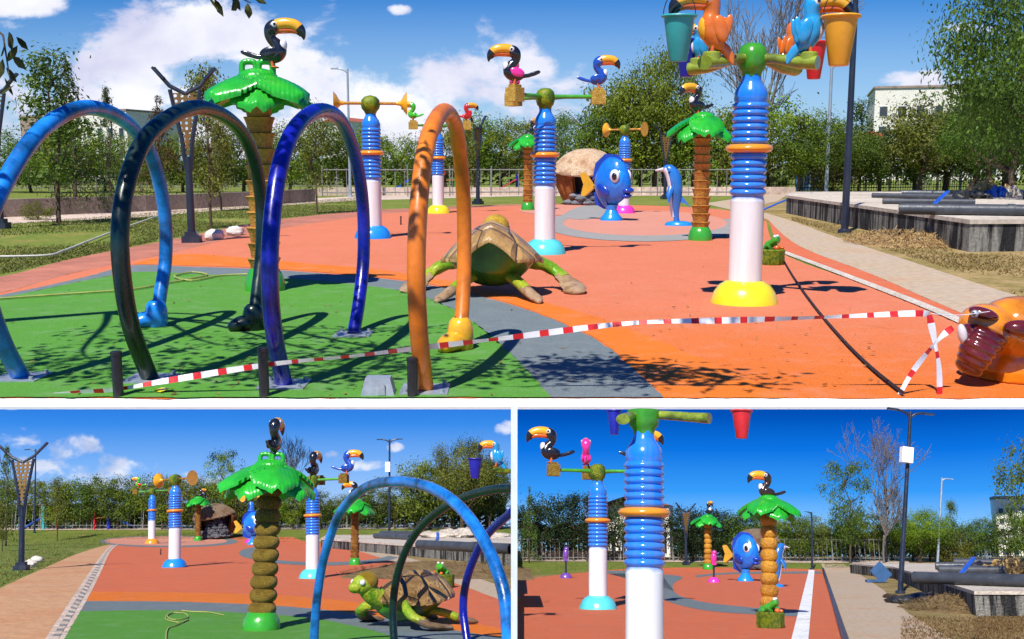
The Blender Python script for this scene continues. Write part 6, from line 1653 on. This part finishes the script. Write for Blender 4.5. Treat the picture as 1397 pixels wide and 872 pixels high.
# platform
A, B = Q.G(1332, 841), Q.G(1221, 790)
platform(Q, [A, Vector((A.x + 9, A.y - .1, 0)), Vector((A.x + 16, 60, 0)), Vector((B.x + 1.0, 60, 0)), B], .56, 'stained concrete platform at the right of the lower right plot')
for (x0, y0, x1, y1, r, l) in ((1248, 784, 1420, 789, .16, 'thick black pipe in front on the lower right platform'), (1282, 773, 1372, 774, .15, 'black pipe second on the lower right platform'), (1276, 768, 1366, 768.5, .16, 'black pipe third on the lower right platform'), (1302, 763, 1366, 763.5, .18, 'black pipe furthest back on the lower right platform')):
    lay_pipe(Q, Q.G(x0, y0 + 4, .56 + r), Q.G(x1, y1 + 4, .56 + r), r, l)
q = Q.G(1287, 819); solo(Q, MB().tube([q, Q.D(1300, 797, q.y + .5), Q.D(1328, 762, q.y + 4)], .07, 8), 'blue_pipe', M['blue_hose'], 'blue pipe leaning on the lower right platform', 'pipe', org=q)
heap(Q, Q.G(1266, 824), 1.3, 1.6, .34, 31, 'shadow_heap', M['tarp'], 'dark heap standing for shade at the foot of the lower right platform', 'shadow', n=24)  # black lumps put in for the deep shade at the platform's foot
straw_mound(Q, Q.G(1303, 832), 1.1, 1.6, .42, 12, 'dry straw heap beside the dark shadow heap')
heap(Q, Q.G(1390, 783, .56), 1.5, 1.4, .8, 33, 'sack_heap', M['sack'], 'ochre sacks at the right end of the lower right platform', 'sacks', n=14)
heap(Q, Q.G(1340, 781, .56), 2.2, 1.6, .45, 35, 'tarpaulin_heap', M['tarp'], 'black tarpaulin on the lower right platform', 'tarpaulin')
q = Q.G(1203, 795); solo(Q, MB().box(q + Vector((0, 0, .42)), (.75, .06, .6), Matrix.Rotation(R(48), 3, 'Y')).box(q + Vector((-.3, -.1, .08)), (.8, .3, .10)), 'leaning_panel', M['hut_blue'], 'dull blue panel leaning at the left end of the lower right platform', 'panel', org=q, ang=None)
q = Q.G(1212, 816); solo(Q, MB().ell(q + Vector((0, 0, .06)), (.16, .1, .07), wob=.5).ell(q + Vector((.2, .05, .05)), (.12, .1, .06), wob=.5, seed=4), 'clods', M['trunk'], 'two dark clods on the path in front of the leaning pole', 'clods', org=q)
fence(Q, [Q.G(704, 766), Q.G(900, 765.5), Q.G(1210, 767)], 1.6, 'wire fence behind the lawn of the lower right plot', 14, 80, M['wire_fence'])
fence(Q, [Q.G(1212, 765.5), Q.G(1480, 765)], 1.9, 'pale picket fence behind the pipes of the lower right plot', 8, 70, M['grey_steel'])
low_wall(Q, [Q.G(704, 764), Q.G(880, 763.5)], .6, .4, 'grey low wall at the left of the lower right lawn')
slide(Q, 892, 765, 742, 'small red far slide just right of the nearest lower right pillar', R(10), 'bk_navy', 'b_red')
building(Q, 1358, 1400, 681, 78, 3, 'cream tower block at the right edge of the lower right plot', M['cream'], 5, 3)
building(Q, 815, 912, 690, 78, 2.5, 'long house with red roof behind the lower right pillars', M['cream'], 1, 7, M['roof_red'])
bare_tree(Q, 1206, 771, 566, 'leafless pale tree behind the leaning pole of the lower right plot', 9, .56)
for (x, yb, yt_, k, l, sd, w, mt) in ((1160, 770, 624, 'loose', 'tall dense tree left of the pale leafless tree', 2, .62, 'leaf_dark'), (1255, 768, 692, 'wide', 'broad round tree behind the leaning pole', 2, 1.0, 'leaf'), (1298, 767, 686, 'slender', 'thin dark tree right of the pale street light', 3, .6, 'leaf_dark'),
    (1418, 812, 586, 'loose', 'tree whose leaves hang in from the right edge of the lower right plot', 1, .55, 'leaf_dark'), (722, 768, 664, 'conifer', 'pointed dark conifer at the left of the lower right plot', 1, .5, 'leaf_dark')):
    tree(Q, x, yb, yt_, k, l, sd, w, mt)
bush(Q, 1296, 767, 722, 'pale grey green bush behind the pipes of the lower right plot', 1, 1.5, 'leaf_olive')
rnd = random.Random(14)
pq = [(700, 690), (740, 680), (780, 678), (830, 684), (880, 690), (940, 692), (1000, 694), (1060, 702), (1120, 704), (1180, 700), (1240, 706), (1300, 712), (1360, 704), (1480, 690)]
xs = []
x = 716
while x < 1450:
    dk = x < 1000
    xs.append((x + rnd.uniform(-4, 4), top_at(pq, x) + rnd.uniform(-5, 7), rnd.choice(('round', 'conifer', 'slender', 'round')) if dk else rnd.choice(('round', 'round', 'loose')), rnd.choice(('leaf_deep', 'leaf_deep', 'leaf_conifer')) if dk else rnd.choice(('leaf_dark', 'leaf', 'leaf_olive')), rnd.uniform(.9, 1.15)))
    x += 21 if x < 1100 else 26
marks = [(716, 'left edge'), (745, 'left black toucan'), (772, 'purple post'), (816, 'second pillar'), (880, 'nearest pillar'), (936, 'lattice lamp'), (966, 'far palm'), (1017, 'fish'), (1050, 'amber palm'), (1108, 'white line'), (1160, 'tall dense tree'), (1206, 'leafless tree'), (1250, 'leaning pole'), (1285, 'pale street light'), (1328, 'blue pipe'), (1380, 'cream tower block')]
tree_row(Q, xs, marks, 'far trees of the lower right plot', 'lower right', 765)
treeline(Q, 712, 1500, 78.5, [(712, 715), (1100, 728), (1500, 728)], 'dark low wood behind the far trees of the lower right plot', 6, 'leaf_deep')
grass(Q, [(1230, 1420, lambda x: 842, lambda x: 880), (1330, 1420, lambda x: 842, lambda x: 880)], 8000, .05, 19, 'dry short grass at the bottom right corner', 'straw_blade')
grass(Q, [(704, 900, lambda x: 768, lambda x: 782), (1125, 1215, lambda x: 769, lambda x: 775)], 3000, .07, 20, 'short green grass behind the lower right floor')
